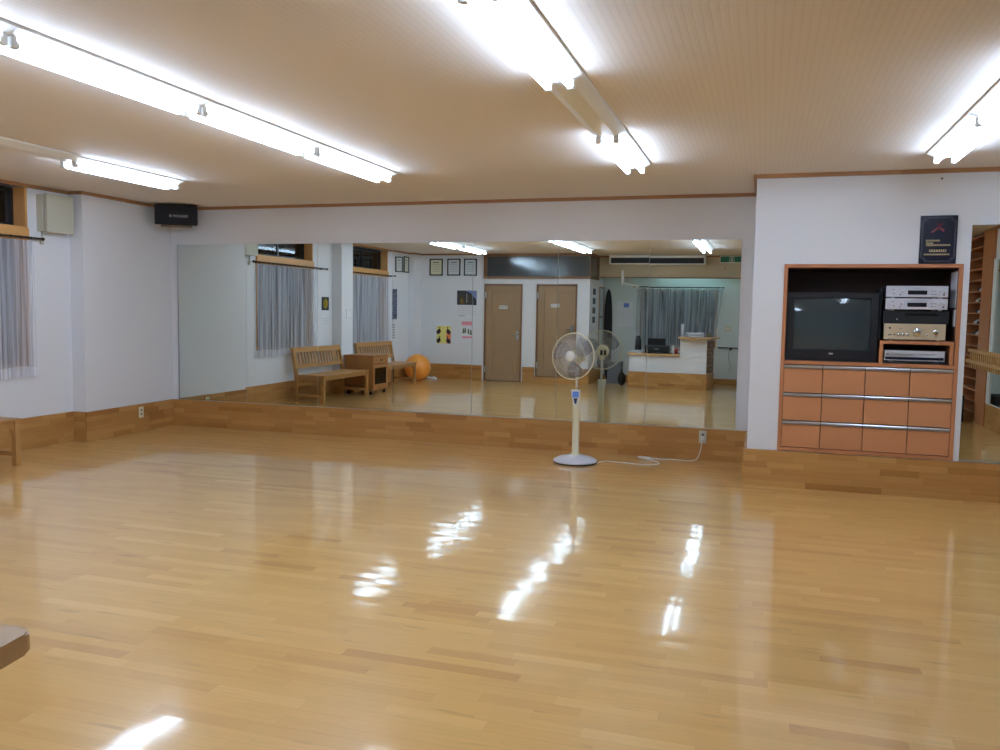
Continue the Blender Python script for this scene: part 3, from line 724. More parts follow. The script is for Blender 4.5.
# ------------------------------------------------------------------ pedestal fan
FX, FY = -1.636, 7.62
r = thing('pedestal_fan', 'cream and white pedestal fan standing in front of mirror', 'fan', (FX, FY, 0))
put('base', lathe(bmesh.new(), [(0, .014), (.203, .014), (.206, .022), (.198, .032), (.16, .052), (.10, .068), (.05, .078), (0, .08)], (FX, FY, 0), 48), M_fanbase, r)
put('base_foot', lathe(bmesh.new(), [(0, .0), (.196, .0), (.205, .014), (0, .014)], (FX, FY, 0), 40), M_dark, r)
put('stand', lathe(bmesh.new(), [(.062, .07), (.045, .085), (.034, .10), (.032, .40), (.035, .54), (.037, .67), (.034, .685), (0, .685)], (FX, FY, 0), 28), M_cream, r)
p = put('control_panel', prism(bmesh.new(), [(FX-.042, .69), (FX+.042, .69), (FX+.036, .625), (FX+.014, .54), (FX-.014, .54), (FX-.036, .625)], 'Y', FY-.050, FY-.018), M_whitep, r)
put('panel_label', boxes([(FX-.030, FX+.030, FY-.052, FY-.050, .62, .675)]), M_blue, p)
put('panel_display', prism(bmesh.new(), [(FX-.020, .612), (FX+.020, .612), (FX+.008, .56), (FX-.006, .56)], 'Y', FY-.052, FY-.050), mat('navy_print', (30, 40, 70), .5), p)
put('pole', cyl(bmesh.new(), (FX, FY, .68), (FX, FY, .93), .0115), M_whitep, r)
put('back_knob', boxes([(FX-.018, FX+.018, FY+.038, FY+.05, .60, .66)], bev=.005), M_whitep, r)
# head in local frame: axis towards -Y, then turned
hd = bpy.data.objects.new('fan_head', None)
ang = math.radians(-14); HC = Vector((FX-.018, FY-.11, 1.005))
RM = Matrix.Translation(HC) @ Matrix.Rotation(ang, 4, 'Z') @ Matrix.Rotation(math.radians(-5), 4, 'X')
def head(name, bm, m, par=r):
    bm.transform(RM); return put(name, bm, m, par)
R0 = .213
bm = bmesh.new()
def circ(rad, y, n=48): return [(rad*math.cos(2*PI*k/n), y, rad*math.sin(2*PI*k/n)) for k in range(n)]
# blades
blade_m = glass_mat('clear_blade', (.74, .73, .77), refl=.35, opacity=.30, col=(.45, .43, .47))
for k in range(3):
    a0 = k*2*PI/3+.5; bm = bmesh.new(); n = 10; V = []
    for i in range(n+1):
        t_ = i/n; rad = .035+.158*t_; wdt = .55+.40*math.sin(PI*min(1, t_*.8+.1)); row = []
        for j in range(7):
            s_ = j/6-.5; a = a0+s_*wdt*1.25+.28*t_; yy = .02*(-s_)*2*(1-.3*t_)
            row.append(bm.verts.new((rad*math.cos(a), yy, rad*math.sin(a))))
        V.append(row)
    for i in range(n):
        for j in range(6):
            f = bm.faces.new((V[i][j], V[i+1][j], V[i+1][j+1], V[i][j+1])); f.smooth = True
    bmesh.ops.solidify(bm, geom=bm.faces[:], thickness=.002)
    head('fan_blade', bm, blade_m)
head('blade_hub', lathe(bmesh.new(), [(0, .03), (.03, .028), (.036, .015), (.036, -.02), (0, -.02)], (0, 0, 0), 24, 'Y'), M_whitep)
# front and rear guards
bm = bmesh.new(); tube(bm, circ(R0, 0), .0055, closed=True)
head('guard_ring', bm, M_cream)
def wires(sgn, r_in, dep, m, name):
    bm = bmesh.new(); N_ = 84
    for k in range(N_):
        a = 2*PI*k/N_; pts = []
        for i in range(6):
            t_ = i/5; rad = r_in+(R0-r_in)*t_; y_ = sgn*dep*math.sqrt(max(0, 1-((rad-r_in)/(R0-r_in))**2.6))
            pts.append((rad*math.cos(a), y_, rad*math.sin(a)))
        tube(bm, pts, .0010, n=3)
    tube(bm, circ(.14, sgn*dep*.83, 40), .0013, n=4, closed=True)
    head(name, bm, m)
wires(-1, .05, .062, M_whitep, 'front_guard'); wires(1, .06, .06, M_whitep, 'rear_guard')
head('guard_badge', lathe(bmesh.new(), [(0, .072), (.040, .069), (.050, .060), (.050, .056), (0, .056)], (0, 0, 0), 32, 'Y'), M_whitep)
head('motor_housing', lathe(bmesh.new(), [(0, -.055), (.062, -.055), (.068, -.08), (.062, -.135), (.035, -.165), (0, -.17)], (0, 0, 0), 28, 'Y'), M_cream)
head('motor_vents', boxes([(-.032, -.008, .160, .172, -.035, .02), (.008, .032, .160, .172, -.035, .02)], bev=.004), M_dark)
put('tilt_joint', boxes([(FX-.022, FX+.022, FY-.035, FY+.03, .905, .975)], bev=.008), M_cream, r)
# mains cord as a thing lying on the floor
Y0 = .006
cp = [(FX+.205, 7.66, Y0), (-1.37, 7.77, Y0), (-1.22, 7.76, Y0), (-1.05, 7.73, Y0), (-.93, 7.76, Y0), (-.88, 7.84, Y0), (-.93, 7.95, Y0), (-1.03, 8.03, Y0), (-1.08, 8.08, Y0), (-1.0, 8.11, Y0), (-.88, 8.08, Y0), (-.76, 8.12, Y0), (-.63, 8.10, Y0), (-.56, 8.15, .02), (-.53, 8.19, .10), (-.515, 8.20, .20)]
def smooth(pts, k=5):
    P = [Vector(p) for p in pts]; out = []
    for i in range(len(P)-1):
        p0 = P[max(0, i-1)]; p1 = P[i]; p2 = P[i+1]; p3 = P[min(len(P)-1, i+2)]
        for j in range(k):
            t_ = j/k; out.append(.5*((2*p1)+(p2-p0)*t_+(2*p0-5*p1+4*p2-p3)*t_*t_+(3*p1-p0-3*p2+p3)*t_**3))
    return out+[P[-1]]
o = thing('power_cord', 'thin white power cord lying on floor from fan to outlet', 'cord', (-1.0, 7.9, 0))
put('cable', tube(bmesh.new(), smooth(cp), .0045, n=6), M_whitep, o)
put('cord_bundle', tube(bmesh.new(), smooth([(-1.10, 8.06, .012), (-1.0, 8.02, .016), (-.97, 8.06, .012), (-1.05, 8.10, .014), (-1.11, 8.07, .02), (-1.03, 8.04, .022), (-1.0, 8.08, .02)]), .007, n=6), M_whitep, o)
put('plug', boxes([(-.53, -.50, 8.19, 8.219, .195, .23)], bev=.004), M_whitep, o)

# ------------------------------------------------------------------ built-in media cabinet
CX0, CX1, CZ0, CZ1 = .148, 1.445, .306, 1.824
yf = YP-.012; yb = 7.80; tk = .028
r = thing('media_cabinet', 'built-in orange-brown cabinet with twelve drawers below an open TV niche', 'cabinet', ((CX0+CX1)/2, YP, CZ0))
put('frame', boxes([(CX0, CX0+tk, yf, yb, CZ0, CZ1), (CX1-tk, CX1, yf, yb, CZ0, CZ1), (CX0+tk, CX1-tk, yf, yb, CZ1-tk, CZ1), (CX0+tk, CX1-tk, yf, yb, CZ0, CZ0+tk), (CX0+tk, CX1-tk, yf, yb, 1.018, 1.046)], bev=.0015), M_lam_e, r)
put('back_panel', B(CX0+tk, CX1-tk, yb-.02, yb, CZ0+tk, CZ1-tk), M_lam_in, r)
put('niche_shade', boxes([(CX0+tk, CX0+tk+.004, yf+.03, yb-.02, 1.047, CZ1-tk), (CX1-tk-.0035, CX1-tk, yf+.03, yb-.02, 1.047, CZ1-tk), (CX0+tk, CX1-tk, yf+.03, yb-.02, CZ1-tk-.004, CZ1-tk)]), M_lam_in, r)  # added dark sheets that deepen the shade inside the niche
xs = [.176, .474, .790, 1.113, 1.417]; zs = [1.014, .784, .556, .336]
for i in range(3):
    for j in range(4):
        x0, x1 = xs[j]+.003, xs[j+1]-.003; zt, zb = zs[i]-.004, zs[i+1]+.004
        d = put('drawer', boxes([(x0, x1, yf+.004, yf+.024, zb, zt-.026)], bev=.001), M_lam, r)
        bm = prism(bmesh.new(), [(yf-.010, zt), (yf-.014, zt-.006), (yf-.010, zt-.012), (yf+.000, zt-.014), (yf+.004, zt-.020), (yf-.006, zt-.026), (yf+.020, zt-.026), (yf+.020, zt)], 'X', x0, x1)
        put('handle', bm, M_alu, d)
# riser shelf and equipment
rr = thing('riser_shelf', 'small orange-brown box shelf holding up the amplifier', 'shelf', (1.15, 7.3, 1.046))
put('boards', boxes([(.886, .912, yf+.01, 7.6, 1.047, 1.226), (1.384, 1.410, yf+.01, 7.6, 1.047, 1.226), (.912, 1.384, yf+.01, 7.6, 1.200, 1.226)], bev=.001), M_lam_e, rr)
# television
TX0, TX1, TZ0, TZ1 = .185, .868, 1.048, 1.598; ty = YP+.03
tv = thing('television', 'black tube television with curved grey screen in the niche', 'television', (.537, ty, 1.047))
def inset_frame(bm, o_, i_, y0, y1, yi):
    (a, b, c_, d_), (e, f_, g_, h_) = o_, i_
    box(bm, a, e, y0, y1, c_, d_); box(bm, f_, b, y0, y1, c_, d_); box(bm, e, f_, y0, y1, h_, d_); box(bm, e, f_, y0, y1, c_, g_)
bm = bmesh.new(); inset_frame(bm, (TX0, TX1, TZ0, TZ1), (.236, .816, 1.140, 1.556), ty, ty+.06, 0)
put('bezel', bm, mat('tv_black', (18, 18, 26), .4), tv)
bm = bmesh.new(); n = 12; V = []
for j in range(n+1):
    for i in range(n+1):
        u, v = i/n*2-1, j/n*2-1
        V.append(bm.verts.new((.526+u*.290, ty+.034-.022*(1-u*u)-.018*(1-v*v), 1.348+v*.209)))
for j in range(n):
    for i in range(n):
        f = bm.faces.new((V[j*(n+1)+i], V[j*(n+1)+i+1], V[(j+1)*(n+1)+i+1], V[(j+1)*(n+1)+i])); f.smooth = True
put('screen', bm, mat('crt_glass', (52, 62, 66), .06, spec=.6), tv)
bm = prism(bmesh.new(), [(TX0+.01, TZ0), (TX1-.01, TZ0), (TX1-.01, TZ1-.008), (TX0+.01, TZ1-.008)], 'Y', ty+.06, ty+.16)
prism(bm, [(TX0+.06, TZ0), (TX1-.06, TZ0), (TX1-.10, TZ1-.07), (TX0+.10, TZ1-.07)], 'Y', ty+.16, ty+.50)
put('shell', bm, M_black, tv)
put('control_strip', boxes([(.33, .70, ty-.004, ty, 1.062, 1.085)], bev=.001), M_black, tv)
put('maker_badge', boxes([(.515, .545, ty-.003, ty, 1.103, 1.115)], bev=.001), M_silver, tv)
# stereo units
def unit(name, label, cat, x0, x1, z0, z1, m, depth=.30, feet=True, y=None):
    y = yf+.025 if y is None else y
    u = thing(name, label, cat, ((x0+x1)/2, y, z0))
    fh = .010 if feet else 0
    put('faceplate', boxes([(x0, x1, y, y+.012, z0+fh, z1)], bev=.002), m, u)
    put('case', boxes([(x0+.004, x1-.004, y+.012, y+depth, z0+fh+.002, z1-.003)]), M_dark, u)
    if feet:
        for a in (x0+.05, x1-.05):
            for b in (y+.03, y+depth-.04): put('foot', cyl(bmesh.new(), (a, b, z0), (a, b, z0+fh+.001), .016), M_silver if m != M_gold else M_gold, u)
    return u, y
def knob(u, x, y, z, rad, m, dep=.012):
    put('knob', lathe(bmesh.new(), [(0, dep), (rad*.85, dep), (rad, dep*.8), (rad, 0), (0, 0)], (x, y, z), 20, 'Y'), m, u)
zA = 1.227
um, y = unit('amplifier', 'champagne gold stereo amplifier with big round volume knob', 'amplifier', .912, 1.350, zA, 1.360, M_gold)
knob(um, 1.150, y, 1.298, .030, M_chrome, .018); knob(um, 1.278, y, 1.298, .020, M_chrome, .014); knob(um, .953, y, 1.326, .008, M_dark, .006)
for xx in (1.016, 1.049, 1.083): knob(um, xx, y, 1.275, .0115, M_chrome, .009)
knob(um, 1.218, y, 1.275, .008, M_chrome, .006); knob(um, .990, y, 1.275, .005, M_dark, .005)
put('button', boxes([(.943, .965, y-.004, y, 1.270, 1.279)]), M_chrome, um)
put('marking', boxes([(1.01+.033*k, 1.025+.033*k, y-.0006, y, 1.292, 1.295) for k in range(3)] + [(1.02, 1.04, y-.0006, y, 1.32, 1.324)]), M_grey, um)
ub, y = unit('black_deck', 'flat black stereo deck below the two silver decks', 'stereo deck', .905, 1.370, 1.3605, 1.462, mat('deck_black', (10, 10, 13), .6), feet=False, y=yf+.05)
put('display', B(1.06, 1.30, y-.001, y, 1.425, 1.440), mat('deck_window', (10, 10, 14), .15), ub)
knob(ub, 1.005, y, 1.395, .006, M_greyl, .004)
def silver_deck(z0, z1, label):
    u, y = unit('silver_deck', label, 'stereo deck', .914, 1.353, z0, z1, M_silver)
    h = (z1-z0)
    put('display', B(1.070, 1.206, y-.002, y, z0+.030, z0+.062), mat('display_dark', (26, 26, 32), .2), u)
    put('disc_tray', boxes([(1.072, 1.204, y-.0015, y, z1-.018, z1-.008)], bev=.0005), M_alu, u)
    knob(u, 1.030, y, z0+.058, .014, M_silver, .012); knob(u, 1.292, y, z0+.058, .014, M_silver, .012)
    put('button', boxes([(a, a+.010, y-.003, y, b, b+.006) for a, b in ((1.235, z0+.055), (1.255, z0+.055), (1.235, z0+.03), (1.262, z0+.03), (1.322, z0+.045), (.965, z0+.035))]), M_chrome, u)
    put('jack', boxes([(1.012, 1.020, y-.001, y, z0+.024, z0+.032), (1.318, 1.330, y-.001, y, z0+.024, z0+.036), (.958, .972, y-.001, y, z0+.066, z0+.070)]), M_dark, u)
silver_deck(1.463, 1.558, 'lower silver stereo deck of the stacked pair')
silver_deck(1.5585, 1.655, 'upper silver stereo deck of the stacked pair')
tray = single('black_tray', boxes([(.914, 1.382, yf-.0, yf+.34, 1.047, 1.060)], bev=.002), M_black, 'thin black board under the silver disc player', 'tray', (1.14, yf+.17, 1.047))
ud, y = unit('disc_player', 'slim silver disc player inside the small box shelf', 'disc player', .924, 1.352, 1.0605, 1.150, M_silver, feet=True, y=yf+.02)
put('display', B(.930, 1.346, y-.0015, y, 1.078, 1.100), mat('display_blue', (24, 28, 44), .2), ud)
put('disc_tray', boxes([(.965, 1.135, y-.002, y, 1.108, 1.128)], bev=.0006), M_alu, ud)
put('button', boxes([(1.17+.02*k, 1.183+.02*k, y-.003, y, 1.120, 1.126) for k in range(6)] + [(.935, .955, y-.003, y, 1.110, 1.128)]), M_chrome, ud)
# dark tower behind the decks, papers on the side
single('black_tower', boxes([(.880, .903, yf+.12, yf+.45, 1.2268, 1.63)], bev=.006), M_blackm, 'narrow black case standing left of the stacked decks', 'stereo case', (.89, yf+.2, 1.2268))
single('taped_paper', B(1.4105, 1.4130, yf+.04, yf+.26, 1.49, 1.77), M_paper, 'large paper sheet taped inside the niche, upper right', 'paper', (1.415, yf+.15, 1.49))
single('taped_paper', B(1.4105, 1.4130, yf+.03, yf+.12, 1.345, 1.475), M_paper, 'small paper slip taped inside the niche, below the large sheet', 'paper', (1.415, yf+.08, 1.345))

# plaque standing on the cabinet top edge
r = thing('award_plaque', 'navy plaque with red emblem and gold writing above the cabinet', 'plaque', (1.257, YP-.03, 1.826))
x0, x1, z0, z1 = 1.128, 1.386, 1.826, 2.192; y = YP-.022
put('board', boxes([(x0, x1, y, YP-.001, z0, z1)], bev=.003), M_navy, r)
bm = bmesh.new()
def rect_line(bm, a, b, c_, d_, w, y0, y1):
    for q in ((a, b, c_, c_+w), (a, b, d_-w, d_), (a, a+w, c_, d_), (b-w, b, c_, d_)): box(bm, q[0], q[1], y0, y1, q[2], q[3])
i1, i2 = .014, .020
cc = .028
def notch(bm, ins, w):
    a, b, c_, d_ = x0+ins, x1-ins, z0+ins, z1-ins
    pts = [(a+cc, c_), (b-cc, c_), (b-cc, c_+.01), (b-.01, c_+cc), (b, c_+cc), (b, d_-cc), (b-.01, d_-cc), (b-cc, d_-.01), (b-cc, d_), (a+cc, d_), (a+cc, d_-.01), (a+.01, d_-cc), (a, d_-cc), (a, c_+cc), (a+.01, c_+cc), (a+cc, c_+.01)]
    tube(bm, [(p_[0], y-.0005, p_[1]) for p_ in pts], w, n=4, closed=True)
notch(bm, .013, .0012); notch(bm, .020, .0008)
put('border', bm, mat('plaque_border', (116, 120, 128), .4), r)
# emblem: running figure strokes
def stroke(bm, p, q, w0, w1):
    p = Vector((p[0], 0, p[1])); q = Vector((q[0], 0, q[1])); d = (q-p).normalized(); n_ = Vector((-d.z, 0, d.x))
    P = [p+n_*w0, p-n_*w0, q-n_*w1, q+n_*w1]; prism(bm, [(v.x, v.z) for v in P], 'Y', y-.0015, y)
bm = bmesh.new(); ex = 1.257; ez = 2.085
stroke(bm, (ex+.002, ez+.018), (ex-.050, ez-.022), .008, .006); stroke(bm, (ex+.002, ez+.015), (ex+.036, ez-.010), .006, .009)
stroke(bm, (ex+.002, ez+.005), (ex+.004, ez+.040), .006, .007); stroke(bm, (ex-.018, ez+.040), (ex+.028, ez+.038), .004, .006)
put('emblem', bm, mat('emblem_red', (122, 30, 40), .4), r)
bm = bmesh.new(); rnd = random.Random(3)
for (a, b, zc, h) in ((1.170, 1.268, 2.002, .012), (1.172, 1.222, 1.982, .010), (1.174, 1.340, 1.967, .012), (1.196, 1.308, 1.924, .018), (1.160, 1.340, 1.896, .012)):
    xx = a
    while xx < b:
        w = h*rnd.uniform(.55, .8); 
        box(bm, xx, xx+w, y-.001, y, zc-h*.5, zc-h*.12); box(bm, xx+w*.1, xx+w*.9, y-.001, y, zc+h*.05, zc+h*.5); box(bm, xx+w*.4, xx+w*.6, y-.001, y, zc-h*.12, zc+h*.05)
        xx += w+h*.18
put('writing', bm, M_goldp, r)
single('wall_hook', cyl(bmesh.new(), (1.262, YP-.008, 2.473), (1.262, YP, 2.473), .007), M_bronze, 'tiny dark screw hole cap high above the plaque', 'hook', (1.262, YP, 2.473))

# ------------------------------------------------------------------ right wall: shoe shelf, panel, slatted rail
SX0, SX1 = XR, XR+.32
r = thing('shoe_shelf', 'tall orange-brown shoe shelf with many compartments by the right wall', 'shelf', (SX0+.16, .9, 0))
put('side_panel', B(SX0-.015, SX1, 1.765, 1.80, 0, H-.04), M_shelf, r)
put('side_panel', B(SX0-.015, SX1, -.20, -.17, 0, H-.04), M_shelf, r)
put('side_panel', B(SX0-.012, SX1, .70, .72, 0, H-.04), M_shelf, r)
put('back_panel', B(SX1-.015, SX1, -.17, 1.765, 0, H-.04), M_shelf, r)
zsh = [.10+.149*k for k in range(17)]
for z in zsh: put('shelf_board', boxes([(SX0-.01, SX1-.015, -.17, .70, z, z+.018), (SX0-.01, SX1-.015, .72, 1.765, z, z+.018)]), M_shelf, r)
single('cover_panel', boxes([(XR-.035, XR-.002, 1.805, 2.325, 0, H-.035)], bev=.002), M_shelf, 'tall plain orange-brown panel between shoe shelf and side mirror', 'panel', (XR-.02, 1.98, 0))
cols_ = [(40, 40, 46), (200, 202, 200), (70, 90, 90), (190, 150, 140), (50, 52, 60)]
n_ = 0
where = ['top', 'second', 'third', 'fourth', 'bottom']
for k, zi in enumerate((11, 10, 9, 8, 7)):
    for s_ in (0, 1):
        cnm = 'dark' if (k+s_) % 2 == 0 else 'pale'
        c_ = ((46, 46, 54) if cnm == 'dark' else (214, 214, 210))
        slipper(SX0+.15, 1.36+.17*s_-.02*k, PI, mat('shoe_colour', c_, .6), '%s shoe, %s of its pair, in the %s filled shelf compartment' % (cnm, 'left' if s_ else 'right', where[k]), name='shoe', z=zsh[zi]+.0185, sc=1.15, group='shoes on the shelf')
bx('trim_5', [(XR-.03, XR, 2.36, 2.41, .305, 2.14), (XR-.03, XR, 2.41, 7.0, 2.12, 2.14), (XR-.022, XR, 2.41, 7.0, .305, .312)], M_white)
# slatted rail standing off the wall
r = thing('slatted_rail', 'light wooden slatted rail standing out from the right wall', 'rail', (2.50, 3.6, .80))
rx = 2.52; ry0, ry1 = 2.42, 5.2
put('top_rail', boxes([(rx-.02, rx+.02, ry0, ry1, .965, 1.005)], bev=.006), M_bench, r)
put('lower_rail', boxes([(rx-.03, rx+.03, ry0-.04, ry1, .83, .87)], bev=.006), M_bench, r)
bm = bmesh.new(); yy = ry0+.12
while yy < ry1: box(bm, rx-.010, rx+.010, yy-.02, yy+.02, .775, .97, bev=0); yy += .10
put('slats', bm, M_bench, r)
for yy in (3.3, 4.9): put('bracket', boxes([(rx, XR-.001, yy-.02, yy+.02, .885, .915)]), M_bench, r)
single('black_bin', boxes([(2.33, 2.60, 1.50, 1.93, 0, .36)], bev=.012), M_blackm, 'black box on the floor in front of the shoe shelf', 'box', (2.46, 1.7, 0))

# ------------------------------------------------------------------ alcove things
r = thing('air_conditioner', 'white long air conditioner with dark grille under the ceiling', 'air conditioner', (-2.0, -.2, 2.36))
ax0, ax1, ay, az0, az1 = -2.96, -1.10, -.10, 2.365, 2.54
put('casing', boxes([(ax0, ax1, -.298, ay-.03, az0, az1), (ax0, ax1, ay-.03, ay, az0, az0+.022), (ax0, ax1, ay-.03, ay, az1-.045, az1), (ax0, ax0+.03, ay-.03, ay, az0+.022, az1-.045), (ax1-.03, ax1, ay-.03, ay, az0+.022, az1-.045)]), M_white, r)
put('grille', boxes([(ax0+.03, ax1-.03, ay-.029, ay-.02, az0+.022, az1-.045)] + [(ax0+.03, ax1-.03, ay-.02, ay-.010, az0+.032+.02*k, az0+.038+.02*k) for k in range(5)]), mat('grille_dark', (44, 44, 46), .5), r)
r = thing('exit_sign', 'green and white emergency exit sign high on the beam', 'exit sign', (-.64, -.28, 2.41))
put('case', boxes([(-.84, -.40, -.298, -.265, 2.405, 2.535)], bev=.003), M_white, r)
s = put('sign_face', B(-.832, -.408, -.265, -.262, 2.418, 2.528), mat('exit_green_face', (18, 100, 72), .4, emit=(24, 128, 88), es=.02), r)
bm = bmesh.new()
def st2(p, q, w):
    p = Vector((p[0], 0, p[1])); q = Vector((q[0], 0, q[1])); d = (q-p).normalized(); n_ = Vector((-d.z, 0, d.x))*w
    prism(bm, [(v.x, v.z) for v in (p+n_, p-n_, q-n_, q+n_)], 'Y', -.262, -.2605)
cx = -.62; cz = 2.473
rect_line(bm, cx-.045, cx+.045, 2.424, 2.522, .006, -.262, -.2605)
st2((cx, cz+.018), (cx+.004, cz-.012), .008); st2((cx+.004, cz-.012), (cx-.018, cz-.036), .005); st2((cx+.004, cz-.012), (cx+.024, cz-.028), .005)
st2((cx, cz+.014), (cx-.022, cz+.004), .004); st2((cx, cz+.014), (cx+.022, cz+.008), .004)
bmesh.ops.create_circle(bm, cap_ends=True, radius=.010, segments=14, matrix=Matrix.Translation((cx, -.2603, cz+.034)) @ Matrix.Rotation(-PI/2, 4, 'X'))
put('running_figure', bm, M_white, s)
single('beam_screw', cyl(bmesh.new(), (-.74, -.30, 2.30), (-.74, -.29, 2.30), .010), M_bronze, 'tiny dark hook on beam below the exit sign', 'hook', (-.74, -.30, 2.30))
# bracket lamp under the beam
r = thing('hanging_bracket', 'white ceiling bracket with slanted arm under the alcove beam', 'bracket', (-2.68, -.28, 2.0))
put('post', boxes([(-2.74, -2.68, -.298, -.24, 1.965, 2.255)], bev=.006), M_whitep, r)
bm = bmesh.new(); cyl(bm, (-2.70, -.25, 2.0), (-2.38, -.30, 1.93), .028, .016); put('arm', bm, M_whitep, r)

# counter
r = thing('reception_counter', 'white reception counter with stepped wooden top and strip-wood base', 'counter', (-1.8, .5, 0))
yF = .68
put('low_body', prism(bmesh.new(), [(-2.395, yF-.025), (-1.46, yF-.025), (-1.46, .17), (-2.395, .17)], 'Z', BB, .625), M_wall, r)
put('high_body', prism(bmesh.new(), [(-1.46, yF-.025), (-.975, yF-.025), (-.88, .17), (-1.46, .17)], 'Z', BB, .957), M_wall, r)
put('wood_base', prism(bmesh.new(), [(-2.41, yF), (-.96, yF), (-.86, .15), (-2.41, .15)], 'Z', 0, BB), M_bbX, r)
M_ctop = mat('counter_wood', (204, 164, 114), .25, noise=.06, nscale=10)
put('low_worktop', boxes([(-2.43, -1.462, .12, yF+.03, .625, .662)], bev=.006), M_ctop, r)
# rounded outer corner towards the mirror
ZT = .985; cxr, cyr, Rr = -.910, .816, .018
poly = [(-1.49, .12), (-.765, .12)]
for k in range(7):
    a = k/6*PI/2; poly.append((cxr+Rr*math.cos(a), cyr+Rr*math.sin(a)))
poly.append((-1.49, .834))
bm = prism(bmesh.new(), poly, 'Z', ZT-.028, ZT)
bmesh.ops.bevel(bm, geom=[e for e in bm.edges if abs(e.verts[0].co.z-e.verts[1].co.z) < 1e-6], offset=.003, segments=2, affect='EDGES')
put('high_worktop', bm, M_ctop, r)
# drawer side: stacked dark wood drawers on the flank facing right
sd = Vector((.095, -.505, 0)).normalized(); nrm = Vector((-sd.y, sd.x, 0))
p0 = Vector((-.975, yF-.04, 0))
for k in range(4):
    bm = bmesh.new(); z0 = BB+.01+k*.152
    a = p0+sd*.02+nrm*.001; b = p0+sd*.47+nrm*.001
    prism(bm, [(a.x, a.y), (b.x, b.y), (b.x+nrm.x*.016, b.y+nrm.y*.016), (a.x+nrm.x*.016, a.y+nrm.y*.016)], 'Z', z0, z0+.142)
    d = put('drawer', bm, mat('drawer_brown', (124, 84, 52), .4), r)
    q = p0+sd*.25+nrm*.018
    put('knob', cyl(bmesh.new(), q+Vector((0, 0, z0+.07)), q+nrm*.018+Vector((0, 0, z0+.07)), .009), M_alu, d)

zl = .6625
r = thing('printer', 'black inkjet printer with raised lid on the low counter', 'printer', (-1.88, .50, zl))
put('body', boxes([(-2.11, -1.67, .34, .66, zl, zl+.145)], bev=.012), M_black, r)
put('lid', boxes([(-2.09, -1.76, .34, .37, zl+.146, zl+.275)], bev=.006), M_black, r)
put('maker_mark', boxes([(-1.93, -1.86, .660, .662, zl+.075, zl+.09)]), mat('printer_logo', (150, 150, 154), .4), r)
put('paper_tray', boxes([(-2.02, -1.78, .655, .70, zl+.012, zl+.02)]), M_dark, r)
single('black_device', lathe(bmesh.new(), [(0, 0), (.062, 0), (.066, .02), (.062, .16), (.054, .25), (.036, .30), (0, .315)], (-2.27, .40, zl), 28), M_black, 'black rounded upright device at the left end of low counter', 'desk device', (-2.27, .40, zl))
rnd = random.Random(5)
def papers(name, label, x0, x1, y0, y1, z, n, dz, ph=.0025):
    r = thing(name, label, 'papers', ((x0+x1)/2, (y0+y1)/2, z))
    for k in range(n):
        cx_, cy_ = (x0+x1)/2+rnd.uniform(-.02, .02), (y0+y1)/2+rnd.uniform(-.02, .02); a = rnd.uniform(-.25, .25)
        bm = B(-(x1-x0)/2, (x1-x0)/2, -(y1-y0)/2, (y1-y0)/2, 0, dz*.9)
        bm.transform(Matrix.Translation((cx_, cy_, z+.0005+k*dz)) @ Matrix.Rotation(a, 4, 'Z')); put('sheet', bm, M_paper if k % 3 else mat('paper_grey', (176, 182, 192), .7), r)
    return r
papers('paper_stack', 'loose white papers beside the printer on the low counter', -2.38, -2.17, .52, .68, zl, 5, .009)
papers('paper_pile', 'pile of papers and magazines on the high counter', -1.36, -1.06, .36, .72, ZT+.001, 9, .009)
r = thing('white_bottle', 'slim white bottle near the step of the counter', 'bottle', (-1.59, .60, zl))
put('body', lathe(bmesh.new(), [(0, 0), (.022, 0), (.022, .09), (.012, .115), (.012, .12), (0, .12)], (-1.59, .60, zl), 16), M_white, r)
put('cap', cyl(bmesh.new(), (-1.59, .60, zl+.12), (-1.59, .60, zl+.16), .013), M_white, r)
single('red_cup', lathe(bmesh.new(), [(0, 0), (.025, 0), (.032, .10), (.029, .10), (.022, .006), (0, .006)], (-1.54, .52, zl), 18), M_red, 'small red cup against the step of the counter', 'cup', (-1.54, .52, zl))
single('paper_roll', cyl(bmesh.new(), (-1.44, .45, ZT), (-1.44, .45, ZT+.24), .024), M_paper, 'white paper roll standing on the high counter', 'paper roll', (-1.44, .45, ZT))
r = thing('desk_pot', 'small pot with dry stems at the right end of high counter', 'pot', (-.95, .55, ZT))
put('pot', lathe(bmesh.new(), [(0, 0), (.028, 0), (.036, .05), (.032, .05), (.026, .008), (0, .008)], (-.95, .55, ZT), 16), mat('clay', (150, 130, 96), .7), r)
bm = bmesh.new()
for k in range(9):
    a = k*.7; cyl(bm, (-.95, .55, ZT+.01), (-.95+.04*math.cos(a), .55+.04*math.sin(a), ZT+.07+.012*(k % 3)), .003, .006, n=6)
put('stems', bm, mat('stem_green', (110, 116, 70), .7), r)

# alcove wall and corner
x = XS
for k in range(2):
    pass
r = thing('photo_sheets', 'vertical white sheet with four dark photos on alcove side wall', 'notice', (x, .12, 1.25))
put('sheet', B(x, x+.003, -.12, .28, 1.15, 1.93), M_paper, r)
for k in range(4): put('photo', B(x+.003, x+.005, -.06, .22, 1.20+.185*k, 1.32+.185*k), mat('dark_photo', (70, 72, 80), .6), r)
r = thing('framed_mirror', 'tall narrow wood-framed mirror with painted pale reflection on the alcove side wall', 'board', (x, -.66, .35))
put('frame', boxes([(x, x+.02, -.92, -.895, .35, 1.93), (x, x+.02, -.465, -.44, .35, 1.93), (x, x+.02, -.895, -.465, 1.905, 1.93), (x, x+.02, -.895, -.465, .35, .375)]), M_trim, r)
put('mirror_face', B(x, x+.010, -.895, -.465, .375, 1.905), mat('painted_reflection', (206, 220, 226), .3), r)  # mirror's reflection of the white wall, painted as a flat pale colour
